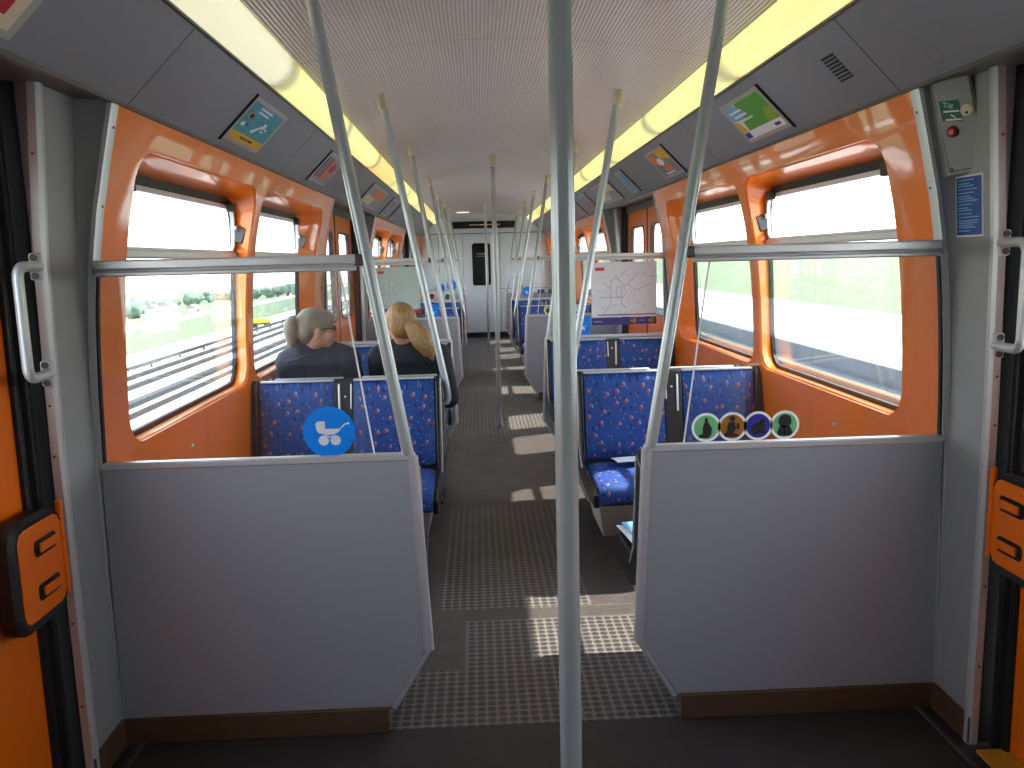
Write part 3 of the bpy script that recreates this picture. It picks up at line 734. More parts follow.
# 6.2 right: route map
def routemap(pane, y, x0, x1, z0, z1, tone, band):
    LG = mat('thin_map_line_grey', (150, 154, 164), .5) if 'thin_map_line_grey' not in MATS else MATS['thin_map_line_grey']
    fn = on(y, .0045); f2 = on(y, .0052); f3 = on(y, .0058)
    W_, H_ = x1-x0, z1-z0; q = lambda u, v: (x0+u*W_, z0+v*H_)
    mb = MB(); mb.rect(fn, x0, x1, z0, z1, 0)
    mb.rect(f2, *(x0+.06*W_, x0+.20*W_), z1-.15*H_, z1-.09*H_, 1)
    lines = [((.30, .25), (.30, .66), 2), ((.30, .66), (.38, .72), 2), ((.38, .72), (.52, .56), 2), ((.52, .56), (.72, .80), 3), ((.44, .74), (.53, .84), 4), ((.12, .36), (.46, .36), 2), ((.46, .24), (.46, .55), 3),
             ((.46, .24), (.54, .16), 3), ((.56, .60), (.68, .48), 2), ((.68, .48), (.90, .60), 2), ((.30, .22), (.18, .08), 4), ((.20, .62), (.30, .50), 4), ((.60, .48), (.66, .30), 5), ((.38, .72), (.36, .80), 5), ((.72, .80), (.95, .72), 5), ((.1, .5), (.25, .45), 5), ((.55, .3), (.85, .2), 5)]
    for a, b, m_ in lines: mb.line(f2, q(*a), q(*b), .004 if m_ < 5 else .002, m_)
    for k in range(14):
        a, b = 2*PI*k/14, 2*PI*(k+1)/14; mb.line(f3, q(.45+.075*math.cos(a), .46+.11*math.sin(a)), q(.45+.075*math.cos(b), .46+.11*math.sin(b)), .004, 2)
    random.seed(7)
    for k in range(110):
        u, v = random.uniform(.04, .94), random.uniform(.05, .84); p = q(u, v); mb.rect(f3, p[0], p[0]+random.uniform(.006, .016), p[1], p[1]+.0022, 5)
    if band:
        mb.rect(f2, x0, x1, z0-.058, z0-.006, 6); mb.rect(f3, x0+.03*W_, x0+.17*W_, z0-.037, z0-.030, 5)
        mb.rect(f3, x0+.1*W_, x1-.02*W_, z0+.012, z0+.020, 6)
        for u in (.66, .93):
            mb.disc(lambda a, b, u=u: f3(a, b), x0+u*W_, z0-.030, .016, 7, 20); mb.rect(f3, x0+(u-.06)*W_, x0+(u+.03)*W_, z0-.037, z0-.023, 7)
        mb.rect(f3, x0+.73*W_, x0+.82*W_, z0-.032, z0-.026, 5)
    o = mb.build('route_map', [tone, REDP, GREYP, GREYP, LG, LG, NAVY, YELLOWP], pane, smooth=False, fixn=False)
    o['label'] = 'white city rail network map sheet'; return o
MAPW = vinyl(mat('map_paper', (228, 230, 238), .6), .4); MAPG = vinyl(mat('map_paper_greenish', (190, 208, 204), .6), .4)
routemap(PAN[(1, 6.20)][1], 6.20, .700, 1.188, 1.035, 1.44, MAPW, True)
routemap(PAN[(-1, 8.68)][1], 8.68, -1.19, -.74, 1.0, 1.43, MAPG, False)
def square(pane, y, x0, x1, z0, z1, m_, name, label, pr=False, extra=None):
    mb = MB(); mb.rect(on(y), x0, x1, z0, z1, 0)
    if pr: pram(mb, on(y, .0055), (x0+x1)/2, z0+(z1-z0)*.42, (x1-x0)*.36, 1)
    if extra: extra(mb, on(y, .0055))
    o = mb.build(name, [m_, WHITE, REDP, INK], pane, smooth=False, fixn=False); o['label'] = label
square(PAN[(-1, 8.68)][1], 8.68, -.675, -.55, .907, 1.035, SIGNBLUE, 'pram_sticker', 'square bright blue sticker with a white pram', True)
square(PAN[(-1, 8.68)][1], 8.68, -.93, -.73, .90, .985, DKGREY, 'notice', 'dark notice with a red head strip', False, lambda mb, f: mb.rect(f, -.93, -.73, .955, .985, 2))
square(PAN[(1, 6.20)][1], 6.20, .578, .688, .912, 1.045, SIGNBLUE, 'pram_sticker', 'square bright blue sticker with a white pram', True)
circ_sticker(PAN[(1, 8.68)][1], 8.68, .59, .950, .05, LIMEP, 'round_sticker', 'round lime sticker with a dark figure', art_bird)
circ_sticker(PAN[(1, 8.68)][1], 8.68, .925, .955, .05, LIMEP, 'round_sticker', 'round lime sticker with a dark figure', art_bird)
for cx, cz, m_, art, lb in ((-.94, .965, YELLOWP, art_child, 'round yellow sticker with a dark figure'), (-.82, .965, REDP, art_afro, 'round red sticker with a dark figure')):
    circ_sticker(PAN[(-1, 12.40)][1], 12.4, cx, cz, .055, m_, 'round_sticker', lb, art)
for cx, cz, m_, art, lb in ((-.70, .955, BLUEST, art_cane, 'round blue sticker with a dark figure'), (-.59, .955, GREENST, art_afro, 'round green sticker with a dark figure')):
    circ_sticker(PAN[(-1, 12.40)][1], 12.4, cx, cz, .055, m_, 'round_sticker', lb, art)
circ_sticker(PAN[(-1, 6.20)][1], 6.2, -.60, .95, .042, LIMEP, 'round_sticker', 'round lime sticker with a dark figure', art_bird)
circ_sticker(PAN[(-1, 12.40)][1], 12.4, -.70, 1.085, .075, BLUEST, 'round_sticker', 'large deep blue round sticker', None, SIGNBLUE)
mb = MB(); mb.disc(on(14.90), -.60, 1.05, .09, 0, 32); pram(mb, on(14.90, .006), -.60, 1.05, .055, 1); o = mb.build('pram_sticker', [SIGNBLUE, WHITE], PAN[(-1, 14.90)][1], smooth=False, fixn=False); o['label'] = 'round bright blue sticker with a white pram'
mb = MB(); mb.disc(on(12.40), .59, 1.0, .075, 0, 32); pram(mb, on(12.40, .006), .59, 1.0, .048, 1); o = mb.build('pram_sticker', [SIGNBLUE, WHITE], PAN[(1, 12.40)][1], smooth=False, fixn=False); o['label'] = 'round bright blue sticker with a white pram'
circ_sticker(PAN[(1, 14.90)][1], 14.9, .62, 1.0, .05, LIMEP, 'round_sticker', 'round lime sticker with a dark figure', art_cane, LIMEP)
square(PAN[(1, 12.40)][1], 12.40, .75, .85, .97, 1.03, NAVY, 'notice', 'small purple notice')
square(PAN[(1, 12.40)][1], 12.40, .90, 1.05, .97, 1.03, DKGREY, 'notice', 'small grey notice')

# ------------------------------------------------------------------ poles
def pole(s, y, xb, zb, label, hook=False):
    t = empty('grab_pole', (s*xb, y, zb), label, 'pole', SIDE[s]+'-hand leaning grab poles')
    xt = .60 if not hook else .60
    zt = zc(xt)
    mb = MB()
    if hook:
        pts = [(s*xt, y, zt-.0)] + [(s*(.327+(xt-.327)*(z-.84)/(zt-.84)), y, z) for z in (1.6, .84)] + [(s*.320, y, .79), (s*.319, y, .762), (s*.326, y, .745), (s*.346, y, .738)]
    else: pts = [(s*xt, y, zt), (s*(xb+.003), y, zb)]
    mb.tube(pts, .0185, 16); mb.build('tube', POLE, t)
    mb = MB(); dx = (xt-xb)/(zt-zb)
    mb.tube([(s*xt, y, zt+.01), (s*(xt-.075*dx), y, zt-.075)], .0212, 16); mb.build('ceiling_collar', POLETOP, t, bevel=.003)
    return t
ordn = {2.49: 'rising from the partition closest to the camera', 4.35: 'hooked to the seat backs in the first bay', 6.20: 'rising from the partition behind the first bay', 8.70: 'rising from the partition facing the second door area', 10.54: 'hooked to the seat backs in the second bay', 12.40: 'rising from the partition behind the second bay', 14.90: 'rising from the partition nearest the far wall'}
for s in (-1, 1):
    for y in ordn:
        if y in (4.35, 10.54): pole(s, y, .385, .76, '%s-hand leaning grey grab pole %s' % (SIDE[s], ordn[y]), True)
        else: pole(s, y if y != 8.70 else 8.68, .369, .90, '%s-hand leaning grey grab pole %s' % (SIDE[s], ordn[y]))
for y, lb, r_ in ((1.413, 'thick upright grey pole in the middle foreground, nearest the camera', .0200), (7.31, 'upright pole in the middle of the aisle, second from the camera', .0215), (13.55, 'upright pole in the middle of the aisle, nearest the far wall', .0215)):
    xx = .0 if y < 2 else .018
    t = empty('centre_pole', (xx, y, 0), lb, 'pole', 'upright centre poles')
    mb = MB(); mb.tube([(xx, y, .0), (xx, y, zc(0))], r_, 24); mb.build('tube', POLE, t)
    mb = MB(); mb.tube([(xx, y, 0), (xx, y, .05)], r_+.008, 20); mb.build('floor_collar', POLE, t, bevel=.004)
    mb = MB(); mb.tube([(xx, y, zc(0)-.09), (xx, y, zc(0))], r_+.006, 20); mb.build('ceiling_collar', POLETOP if y > 2 else POLE, t, bevel=.003)

# ------------------------------------------------------------------ seats
def rbox_ring(x0, x1, y, z0, z1, r, n=4):
    out = []
    for (cx, cz, a0) in ((x1-r, z1-r, 0), (x0+r, z1-r, 90), (x0+r, z0+r, 180), (x1-r, z0+r, 270)):
        for k in range(n+1):
            a = math.radians(a0+90*k/n); out.append((cx+r*math.cos(a), cz+r*math.sin(a)))
    return out
def seat(s, f, y, label, group, k_thin=False, ztop=.903):
    """double seat; f=-1 faces the camera (-y), f=+1 faces away. y = back plane"""
    t = empty('double_seat', (s*.825, y, 0), label, 'seat', group)
    kd = .72 if k_thin else 1.0
    Y = lambda d: y+f*kd*(d if d < .30 else .30+(d-.30)*.69)          # d measured forwards
    XS = lambda x: s*x
    # shell: side profile prism
    zt_ = ztop-.903
    prof = [(0, .40), (0, .862+zt_), (.11, .892+zt_), (.14, .900+zt_), (.155, .87+zt_), (.235, .50), (.26, .43), (.90, .415), (.925, .40), (.92, .365), (.30, .355), (.10, .37)]
    mb = MB(); mb.prism([(XS(.362), Y(a), b) for a, b in prof], [(XS(1.286), Y(a), b) for a, b in prof]); sh = mb.build('seat_shell', BLACK, t, bevel=.008)
    # rubbed steel end plate on the aisle side
    ck = [(0, .45), (0, .866+zt_), (.11, .898+zt_), (.15, .908+zt_), (.175, .88+zt_), (.262, .505), (.31, .468), (.86, .458), (.93, .42), (.93, .36), (.60, .35), (.25, .36)]
    mb = MB(); mb.prism([(XS(.350), Y(a), b) for a, b in ck], [(XS(.374), Y(a), b) for a, b in ck]); sc_k = mb.build('side_cheek', BLACK, t, bevel=.006)
    mb = MB(); mb.tube([(XS(.3495), Y(.135), .89+zt_), (XS(.3495), Y(.20), .52), (XS(.3495), Y(.30), .44)], .004, 8); mb.build('edge_wire', ALU, sc_k)
    spans = ((.380, .785), (.885, 1.250))
    mb = MB(); mb.prism([(XS(1.258), Y(a), b) for a, b in ck], [(XS(1.290), Y(a), b) for a, b in ck]); mb.build('wall_side_cheek', BLACK, t, bevel=.006)
    for x0, x1 in spans:
        # backrest pad: slab following the recline, puffed
        nu, nv = 12, 12; V = []; Fc = []
        for j in range(nv+1):
            for i in range(nu+1):
                u, v = i/nu, j/nv; e = min(1, (1-abs(2*u-1)**8))*min(1, (1-abs(2*v-1)**10))
                z = .475+(ztop-.010-.475)*v; d = .262+(.158-.262)*v + .022*e + .006*math.sin(PI*v)
                V.append((XS(x0+(x1-x0)*u), Y(d), z))
        for j in range(nv):
            for i in range(nu): a = j*(nu+1)+i; Fc.append((a, a+1, a+nu+2, a+nu+1))
        k = len(V); 
        ring = [i for i in range(nu+1)] + [j*(nu+1)+nu for j in range(1, nv+1)] + [nv*(nu+1)+i for i in range(nu-1, -1, -1)] + [j*(nu+1) for j in range(nv-1, 0, -1)]
        for r in ring: v = V[r]; V.append((v[0], v[1]-f*.05, v[2]))
        for q in range(len(ring)): q2 = (q+1) % len(ring); Fc.append((ring[q], ring[q2], k+q2, k+q))
        mb = MB(); mb.add(V, Fc); mb.build('backrest', FABRIC, t, angle=60)
        mb = MB(); mb.box(XS(x0), XS(x1), Y(.132), Y(.168), ztop-.010, ztop); tr = mb.build('top_trim', TRIMALU, t, bevel=.003); tr['label'] = 'bright metal strip along the top of the backrest'
        # cushion
        V = []; Fc = []; nu, nv = 12, 14
        path = [(.25, .452), (.30, .462), (.45, .466), (.60, .468), (.74, .470), (.83, .472), (.88, .468), (.915, .455), (.935, .435), (.942, .41), (.938, .385)]
        nv = len(path)-1
        for j, (a, b) in enumerate(path):
            for i in range(nu+1):
                u = i/nu; e = (1-abs(2*u-1)**8); dip = .012*math.sin(PI*u)*math.sin(PI*min(1, j/7))
                V.append((XS(x0-.006+(x1-x0+.012)*u), Y(a-.0+(e-1)*.012*(j > 7)), b-.014*(1-e)-dip))
        for j in range(nv):
            for i in range(nu): a = j*(nu+1)+i; Fc.append((a, a+1, a+nu+2, a+nu+1))
        k = len(V); ring = [i for i in range(nu+1)] + [j*(nu+1)+nu for j in range(1, nv+1)] + [nv*(nu+1)+i for i in range(nu-1, -1, -1)] + [j*(nu+1) for j in range(nv-1, 0, -1)]
        for r in ring:
            v = V[r]; yy = v[1]
            V.append((v[0], y+f*min(f*(v[1]-y), kd*.712), .405 if v[2] > .405 else v[2]))
        for q in range(len(ring)): q2 = (q+1) % len(ring); Fc.append((ring[q], ring[q2], k+q2, k+q))
        mb = MB(); mb.add(V, Fc); mb.build('seat_cushion', FABRIC, t, angle=60)
    # black filler between the two backrests, with a bright edge and rivet
    mb = MB(); A = [(.787, .46), (.787, ztop-.006), (.883, ztop-.006), (.883, .46)]
    mb.prism([(XS(x), Y(.262-.104*(z-.475)/.418+.002), z) for x, z in A], [(XS(x), Y(.12), z) for x, z in A]); fl = mb.build('centre_filler', BLACK, t, bevel=.006)
    mb = MB(); mb.tube([(XS(.795), Y(.172), .88+zt_), (XS(.797), Y(.20), .76)], .004, 8); mb.build('filler_trim', ALU, fl)
    mb = MB(); mb.tube([(XS(.856), Y(.172), .88+zt_), (XS(.852), Y(.22), .70)], .006, 8); mb.build('filler_trim', ALU, fl)
    mb = MB(); mb.ball((XS(.825), Y(.192), .82), .006, 10, 6); mb.build('rivet', ALU, fl)
    # pedestal: tapering console
    mb = MB(); top = [(.375, .12), (1.27, .12), (1.27, .80), (.375, .80)]; bot = [(.43, .12), (1.27, .12), (1.27, .52), (.43, .52)]
    mb.loft([[(XS(x), Y(d), .13) for x, d in bot], [(XS(x), Y(d), .36) for x, d in top]], caps=True); mb.build('pedestal', PEDESTAL, t, bevel=.01)
    return t
rows = [(2.513, 1, 'backing onto the closest partition and facing away'), (4.345, -1, 'facing the camera in the middle of the first bay'), (4.355, 1, 'facing away in the middle of the first bay'), (6.177, -1, 'facing the camera against the partition behind the first bay')]
for s in (-1, 1):
    for k, (y, f, lb) in enumerate(rows):
        t = seat(s, f, y, '%s-hand blue speckled double seat %s' % (SIDE[s], lb), 'blue speckled double seats', k in (0, 3), (.845, .903, .872, .888)[k])
        c2 = copy_tree(t); c2.location.y += 6.195
        c2['label'] = '%s-hand double seat in the second bay, %s' % (SIDE[s], ('first row behind the partition', 'second row, facing the camera', 'third row, facing away', 'last row, facing the camera')[k])
# newspaper left on the first right-hand seat and a folded one further on
t = empty('newspaper', (.44, 2.86, .471), 'folded newspaper with a blue page lying on the seat behind the right partition', 'newspaper')
mb = MB()
def sheet(mb, cx, cy, w_, l_, z, a, m, bend=.012):
    ca, sa = math.cos(a), math.sin(a); V = []
    for j in range(7):
        for i in range(5):
            u, v = (i/4-.5)*w_, (j/6-.5)*l_; V.append((cx+u*ca-v*sa, cy+u*sa+v*ca, z+bend*math.sin(PI*j/6)*(.5+.5*i/4)))
    n = len(V); V += [(x, y, zz+.004) for x, y, zz in V]; Fc = []
    for j in range(6):
        for i in range(4): a_ = j*5+i; Fc.append((a_, a_+1, a_+6, a_+5)); Fc.append((n+a_, n+a_+5, n+a_+6, n+a_+1))
    ring = [0, 1, 2, 3, 4, 9, 14, 19, 24, 29, 34, 33, 32, 31, 30, 25, 20, 15, 10, 5]
    for q in range(20): Fc.append((ring[q], ring[(q+1) % 20], n+ring[(q+1) % 20], n+ring[q]))
    mb.add(V, Fc, m)
sheet(mb, .475, 2.88, .22, .30, .472, .1, 0)
o = mb.build('outer_page', WHITE, t, smooth=True); 
mb = MB(); mb.rect(lambda u, v: (u, v, .489), .385, .50, 2.80, 3.0, 0); 
mb = MB(); sheet(mb, .455, 2.93, .15, .20, .482, .1, 0, .006); mb.build('picture_page', LBLUEP, t)['label'] = 'light blue printed page'
t = empty('folded_leaflet', (.60, 4.02, .486), 'small white folded leaflet on the right seat against its backrest', 'leaflet')
mb = MB(); sheet(mb, .60, 4.00, .20, .09, .486, .2, 0, .008); mb.build('sheet', WHITE, t)

# ------------------------------------------------------------------ advertising cards and vents on the coves
def card(s, y0, y1, label, art, mats, u0=.045, u1=.262):
    t = empty('advertising_card', tuple(cp_(s, (y0+y1)/2, u1)), label, 'poster', 'advertising cards above the '+SIDE[s]+' windows')
    fr = .010
    mb = MB(); A = [cp_(s, y0, u0), cp_(s, y1, u0), cp_(s, y1, u1), cp_(s, y0, u1)]
    mb.prism(A, [p+Vector((-s*.7071*.006, 0, -.7071*.006)) for p in A]); mb.build('frame', ALU if False else CARDFRAME, t, bevel=.002)
    # raised black strip standing in for the shadow gap at the near end
    mb = MB(); A = [cp_(s, y0-.008, u0-.005), cp_(s, y0, u0-.005), cp_(s, y0, u1+.01), cp_(s, y0-.008, u1+.01)]
    mb.prism(A, [p+Vector((-s*.7071*.009, 0, -.7071*.009)) for p in A]); mb.build('gap_shadow', BLACK, t)
    L, H = (y1-y0), (u1-u0)
    ins_y, ins_u = .030, .018
    def lay(k):
        # a: 0..1 reading left to right as seen from inside; b: 0 bottom..1 top
        def fn(a, b):
            yy = y0+ins_y+(L-2*ins_y)*(a if s < 0 else 1-a)
            return cp_(s, yy, u1-ins_u-(H-2*ins_u)*b, .0065+.0006*k)
        return fn
    mb = MB(); art(mb, lay); mb.build('print', mats, t, smooth=False, fixn=False)
CARDFRAME = mat('card_holder_grey', (172, 168, 164), .4)
def art_teal(mb, L):
    mb.rect(L(0), 0, 1, 0, 1, 0); mb.rect(L(1), 0, 1, 0, .2, 1); mb.disc(L(1), .16, .66, .085, 1, 20); mb.rect(L(2), .11, .22, .60, .72, 4)
    for k, v in enumerate((.92, .82)): mb.rect(L(1), .34-.1, .62-.05*k, v-.025, v+.02, 2)
    mb.rect(L(1), .28, .60, .96, 1.0, 3)
    mb.poly(L(1), [(.42, .32), (.47, .30), (.60, .48), (.72, .55), (.70, .62), (.58, .56), (.46, .42)], 2); mb.disc(L(1), .44, .35, .04, 2, 12); mb.disc(L(1), .66, .62, .05, 2, 12)
    mb.rect(L(1), .72, .80, .50, .55, 2); mb.rect(L(1), .64, .74, .42, .46, 2)
    mb.rect(L(1), .06, .15, .36, .46, 2); mb.disc(L(1), .22, .44, .03, 4, 10)
    for a in (.30, .38, .47, .56, .62): mb.rect(L(2), a, a+.065, .07, .13, 4)
def art_green(mb, L):
    mb.rect(L(0), 0, 1, 0, 1, 0)
    mb.poly(L(1), [(.18, .22), (1, .22), (1, 1), (.35, 1), (.22, .6)], 1); mb.poly(L(2), [(.0, .22), (.16, .22), (.10, .5), (0, .62)], 3)
    mb.poly(L(2), [(0, .62), (.3, .5), (.42, .75), (.3, 1), (0, 1)], 4)
    mb.poly(L(2), [(.72, .22), (1, .22), (1, .55), (.84, .62)], 5)
    for k in range(3): mb.rect(L(3), .06+.04*k, .40+.05*k, .78-.14*k, .84-.14*k, 0)
    mb.rect(L(3), .30, .52, .50, .56, 0); mb.rect(L(3), .0, .14, .03, .2, 2); mb.rect(L(1), .78, .92, .06, .14, 6)
def art_strips(mb, L):
    mb.rect(L(0), 0, 1, 0, 1, 0)
    for k, (a, m_) in enumerate(((.05, 1), (.2, 2), (.33, 1), (.48, 3))): mb.rect(L(1), a, a+.09, .12, .92, m_)
    mb.disc(L(2), .70, .62, .18, 2, 18); mb.poly(L(2), [(.5, .2), (.66, .12), (.86, .3), (.8, .45), (.6, .4)], 3)
def art_warm(mb, L):
    mb.rect(L(0), 0, 1, 0, 1, 0); mb.poly(L(1), [(.05, .1), (.5, .05), (.6, .45), (.1, .55)], 1); mb.poly(L(1), [(.35, .55), (.95, .5), (.95, .95), (.4, .95)], 2)
    for k in range(4): mb.rect(L(2), .1+.05*k, .45+.05*k, .2+.07*k, .22+.07*k, 3)
def art_red(mb, L):
    mb.rect(L(0), 0, 1, 0, 1, 0); mb.poly(L(1), [(0, .55), (.62, .62), (.70, 1), (0, 1)], 2); mb.rect(L(1), 0, .78, .62, .69, 1)
    mb.rect(L(1), .80, .90, .56, .76, 1); mb.rect(L(1), .80, .90, .16, .36, 1); mb.rect(L(2), .825, .875, .62, .70, 0)
    mb.rect(L(1), .0, .78, .22, .29, 2); mb.rect(L(1), .64, .78, .46, .49, 3); mb.rect(L(1), .64, .78, .08, .11, 3); mb.poly(L(1), [(.66, .72), (.74, .70), (.76, .9), (.68, .95)], 4)
def art_lines(mb, L):
    mb.rect(L(0), 0, 1, 0, 1, 0); mb.rect(L(1), .06, .18, .1, .9, 1); mb.rect(L(1), .26, .32, .2, .85, 1); mb.rect(L(1), .40, .44, .15, .6, 2); mb.rect(L(1), .7, .85, .1, .5, 3); mb.rect(L(2), .72, .83, .55, .9, 2)
def art_geo(mb, L):
    mb.rect(L(0), 0, 1, 0, 1, 0); mb.poly(L(1), [(.5, .75), (1, .55), (1, 1), (.5, 1)], 1); mb.poly(L(1), [(.0, .55), (.3, .5), (.35, .9), (0, .95)], 2); mb.disc(L(2), .42, .6, .16, 3, 16)
    mb.poly(L(1), [(.3, .2), (.7, .15), (.72, .45), (.4, .42)], 2); mb.rect(L(2), .75, .85, .45, .6, 4); mb.rect(L(2), .2, .7, .05, .12, 3)
card(-1, 3.385, 3.90, 'teal advertising card with a yellow badge, first above the left windows', art_teal, [TEALP, YELLOWP, WHITE, GREYP, INK])
card(-1, 5.05, 5.56, 'grey and red striped advertising card, second above the left windows', art_strips, [GREYP, DKGREY, REDP, ORANGEP])
card(-1, 1.40, 1.912, 'white card with red squares and an orange line, cut by the top left frame corner', art_red, [CREAMP, REDP, ORANGEP, INK, DKGREY], u0=.05, u1=.274)
card(-1, 7.10, 8.22, 'long cream and orange advertising card over the left second door', art_warm, [GREYP, CREAMP, ORANGEP, YELLOWP])
card(-1, 8.75, 9.25, 'grey lined advertising card, first of the far left bay', art_lines, [COVE, GREYP, REDP, LBLUEP])
card(-1, 9.6, 10.1, 'grey lined advertising card, second of the far left bay', art_lines, [COVE, DKGREY, LBLUEP, REDP])
card(1, 3.36, 3.87, 'green and blue advertising card with a white base strip, first above the right windows', art_green, [WHITE, GREENP, BLUEST, YELLOWP, LBLUEP, LIMEP, NAVY])
card(1, 5.07, 5.57, 'orange and yellow advertising card, second above the right windows', art_geo, [COVE, YELLOWP, ORANGEP, WHITE, GREENP])
card(1, 6.46, 6.76, 'narrow blue card just before the right second door', art_lines, [LBLUEP, LBLUEP, DKGREY, GREYP])
card(1, 7.2, 8.15, 'long cream advertising card over the right second door', art_warm, [GREYP, CREAMP, CREAMP, YELLOWP])
card(1, 8.65, 9.15, 'grey advertising card with a dark red block in the far right bay', art_lines, [GREYP, DKGREY, REDP, REDP])
card(1, 9.6, 10.1, 'grey advertising card with a magenta block in the far right bay', art_lines, [GREYP, REDP, INK, REDP])
t = empty('air_vent', tuple(cp_(1, 2.77, .18)), 'small dark slotted air vent in the right cove above the first window', 'vent')
mb = MB()
for k in range(8):
    u = .088+.0135*k; A = [cp_(1, 2.725, u), cp_(1, 2.815, u), cp_(1, 2.815, u+.0075), cp_(1, 2.725, u+.0075)]
    mb.prism(A, [p+Vector((-.0012, 0, -.0012)) for p in A])
mb.build('slots', INK, t)
mb = MB(); 
for k in range(7):
    u = .0960+.0135*k; A = [cp_(1, 2.725, u), cp_(1, 2.815, u), cp_(1, 2.815, u+.005), cp_(1, 2.725, u+.005)]
    mb.prism(A, [p+Vector((-.003, 0, -.003)) for p in A])
mb.build('slats', COVE, t)
t = empty('cove_cap', tuple(cp_(1, 2.33, .24)), 'round grey cover cap in the right cove near the alarm box', 'cover')
fnc = lambda a, b: cp_(1, 2.305+a, .236+b, .0012)
mb = MB(); mb.disc(fnc, 0, 0, .030, 0, 32, .0285); mb.build('groove', DKGREY, t, smooth=False)
mb = MB(); fnd = lambda a, b: cp_(1, 2.305+a, .236+b, .0011); mb.disc(fnd, 0, 0, .0285, 0, 32); mb.build('cap', COVE, t, smooth=False)

# ------------------------------------------------------------------ alarm box, info sign, grab handles, door levers
t = empty('emergency_box', (1.25, 2.40, 1.69), 'grey emergency door box with a green notice, red button and lock', 'box')
a0, a1, a2, a3 = Vector((1.1784, 2.4620, 1.9632)), Vector((1.2429, 2.3737, 1.9842)), Vector((1.3131, 2.3600, 1.7016)), Vector((1.2455, 2.4500, 1.6897))
nrm = (a1-a0).cross(a3-a0).normalized()
a2 = a2 - nrm*((a2-a0).dot(nrm))
if nrm.y > 0: nrm = -nrm
mb = MB(); back = [Vector((1.19, 2.492, 1.96)), Vector((1.275, 2.492, 1.965)), Vector((1.318, 2.40, 1.69)), Vector((1.25, 2.492, 1.685))]
mb.prism([a0, a1, a2, a3], back); mb.build('housing', PILLAR, t, bevel=.004)
def bl(u, v, off=.0):   # u left-right, v bottom-top
    lo = a3.lerp(a2, u); hi = a0.lerp(a1, u); return lo.lerp(hi, v) + nrm*off
mb = MB(); A = [bl(.035, .03), bl(.955, .03), bl(.955, .955), bl(.035, .955)]; mb.prism(A, [p+nrm*.0015 for p in A]); mb.build('lid_outline', HINGE, t)  # dark sheet added under the lid to draw its gap as an outline
mb = MB(); A = [bl(.055, .04), bl(.94, .04), bl(.94, .945), bl(.055, .945)]; mb.prism(A, [p+nrm*.004 for p in A]); lid = mb.build('lid', PILLAR, t, bevel=.0015)
mb = MB(); mb.poly(lambda u, v: bl(u, v, .0045), [(.13, .56), (.62, .50), (.62, .72), (.13, .76)], 0)
for v_, u0, u1 in ((.625, .20, .58), (.575, .36, .46), (.540, .22, .60)): mb.poly(lambda u, v: bl(u, v, .0052), [(u0, v_+.012), (u1, v_-.022), (u1, v_-.004), (u0, v_+.030)], 1)
vs_, fs_ = textmesh('Tür', .3)
mb.add([bl(.35+v.x*.55, .665+v.y*.28-.07*v.x, .0052) for v in vs_], fs_, 1)
mb.build('door_notice', [EXITG, WHITE], t, smooth=False, fixn=False)['label'] = 'green notice with white lettering'
bc = bl(.33, .43, .004)
mb = MB(); mb.tube([bc, bc+nrm*.005], .0165, 20, m=1); mb.tube([bc+nrm*.003, bc+nrm*.010, bc+nrm*.014], [.0135, .013, .008], 20); mb.build('button', [BUTTON, INK], t)['label'] = 'red push button'
bc = bl(.76, .60, .004); mb = MB(); mb.tube([bc, bc+nrm*.006], .0165, 20); k_ = mb.build('lock', LOCK, t, bevel=.001)
mb = MB(); b2 = bl(.76, .575, .0105); mb.tube([b2, b2+nrm*.001], .004, 8); mb.build('keyhole', INK, k_)
for u in (.10, .9): mb = MB(); p = bl(u, .06, .003); mb.tube([p, p+nrm*.005], .006, 10); mb.build('lid_screw', SCREW, t)
t = empty('info_sign', (1.31, 2.375, 1.51), 'narrow blue notice with pale text lines on the pillar below the emergency box', 'sign')
def xpil(z): return 1.294-.032*(max(z, 1.5)-1.5)/.48
fn0 = lambda k: (lambda u, v: (xpil(v)-.0015-.0006*k, u, v))
mb = MB(); A = [(2.474, 1.512), (2.340, 1.512), (2.340, 1.688), (2.474, 1.688)]
mb.prism([(xpil(z)-.002, y, z) for y, z in A], [(xpil(z)+.002, y, z) for y, z in A], 0); mb.rect(fn0(2), 2.469, 2.345, 1.517, 1.683, 1)
random.seed(11); v_ = 1.676
while v_ > 1.522:
    a = 2.460; b = random.uniform(2.356, 2.41); mb.rect(fn0(3), a, b, v_-.0032, v_, 2); v_ -= random.choice((.0065, .0065, .010))
mb.build('plate', [WHITE, SIGNNAVY, LBLUEP], t, smooth=False, fixn=False)
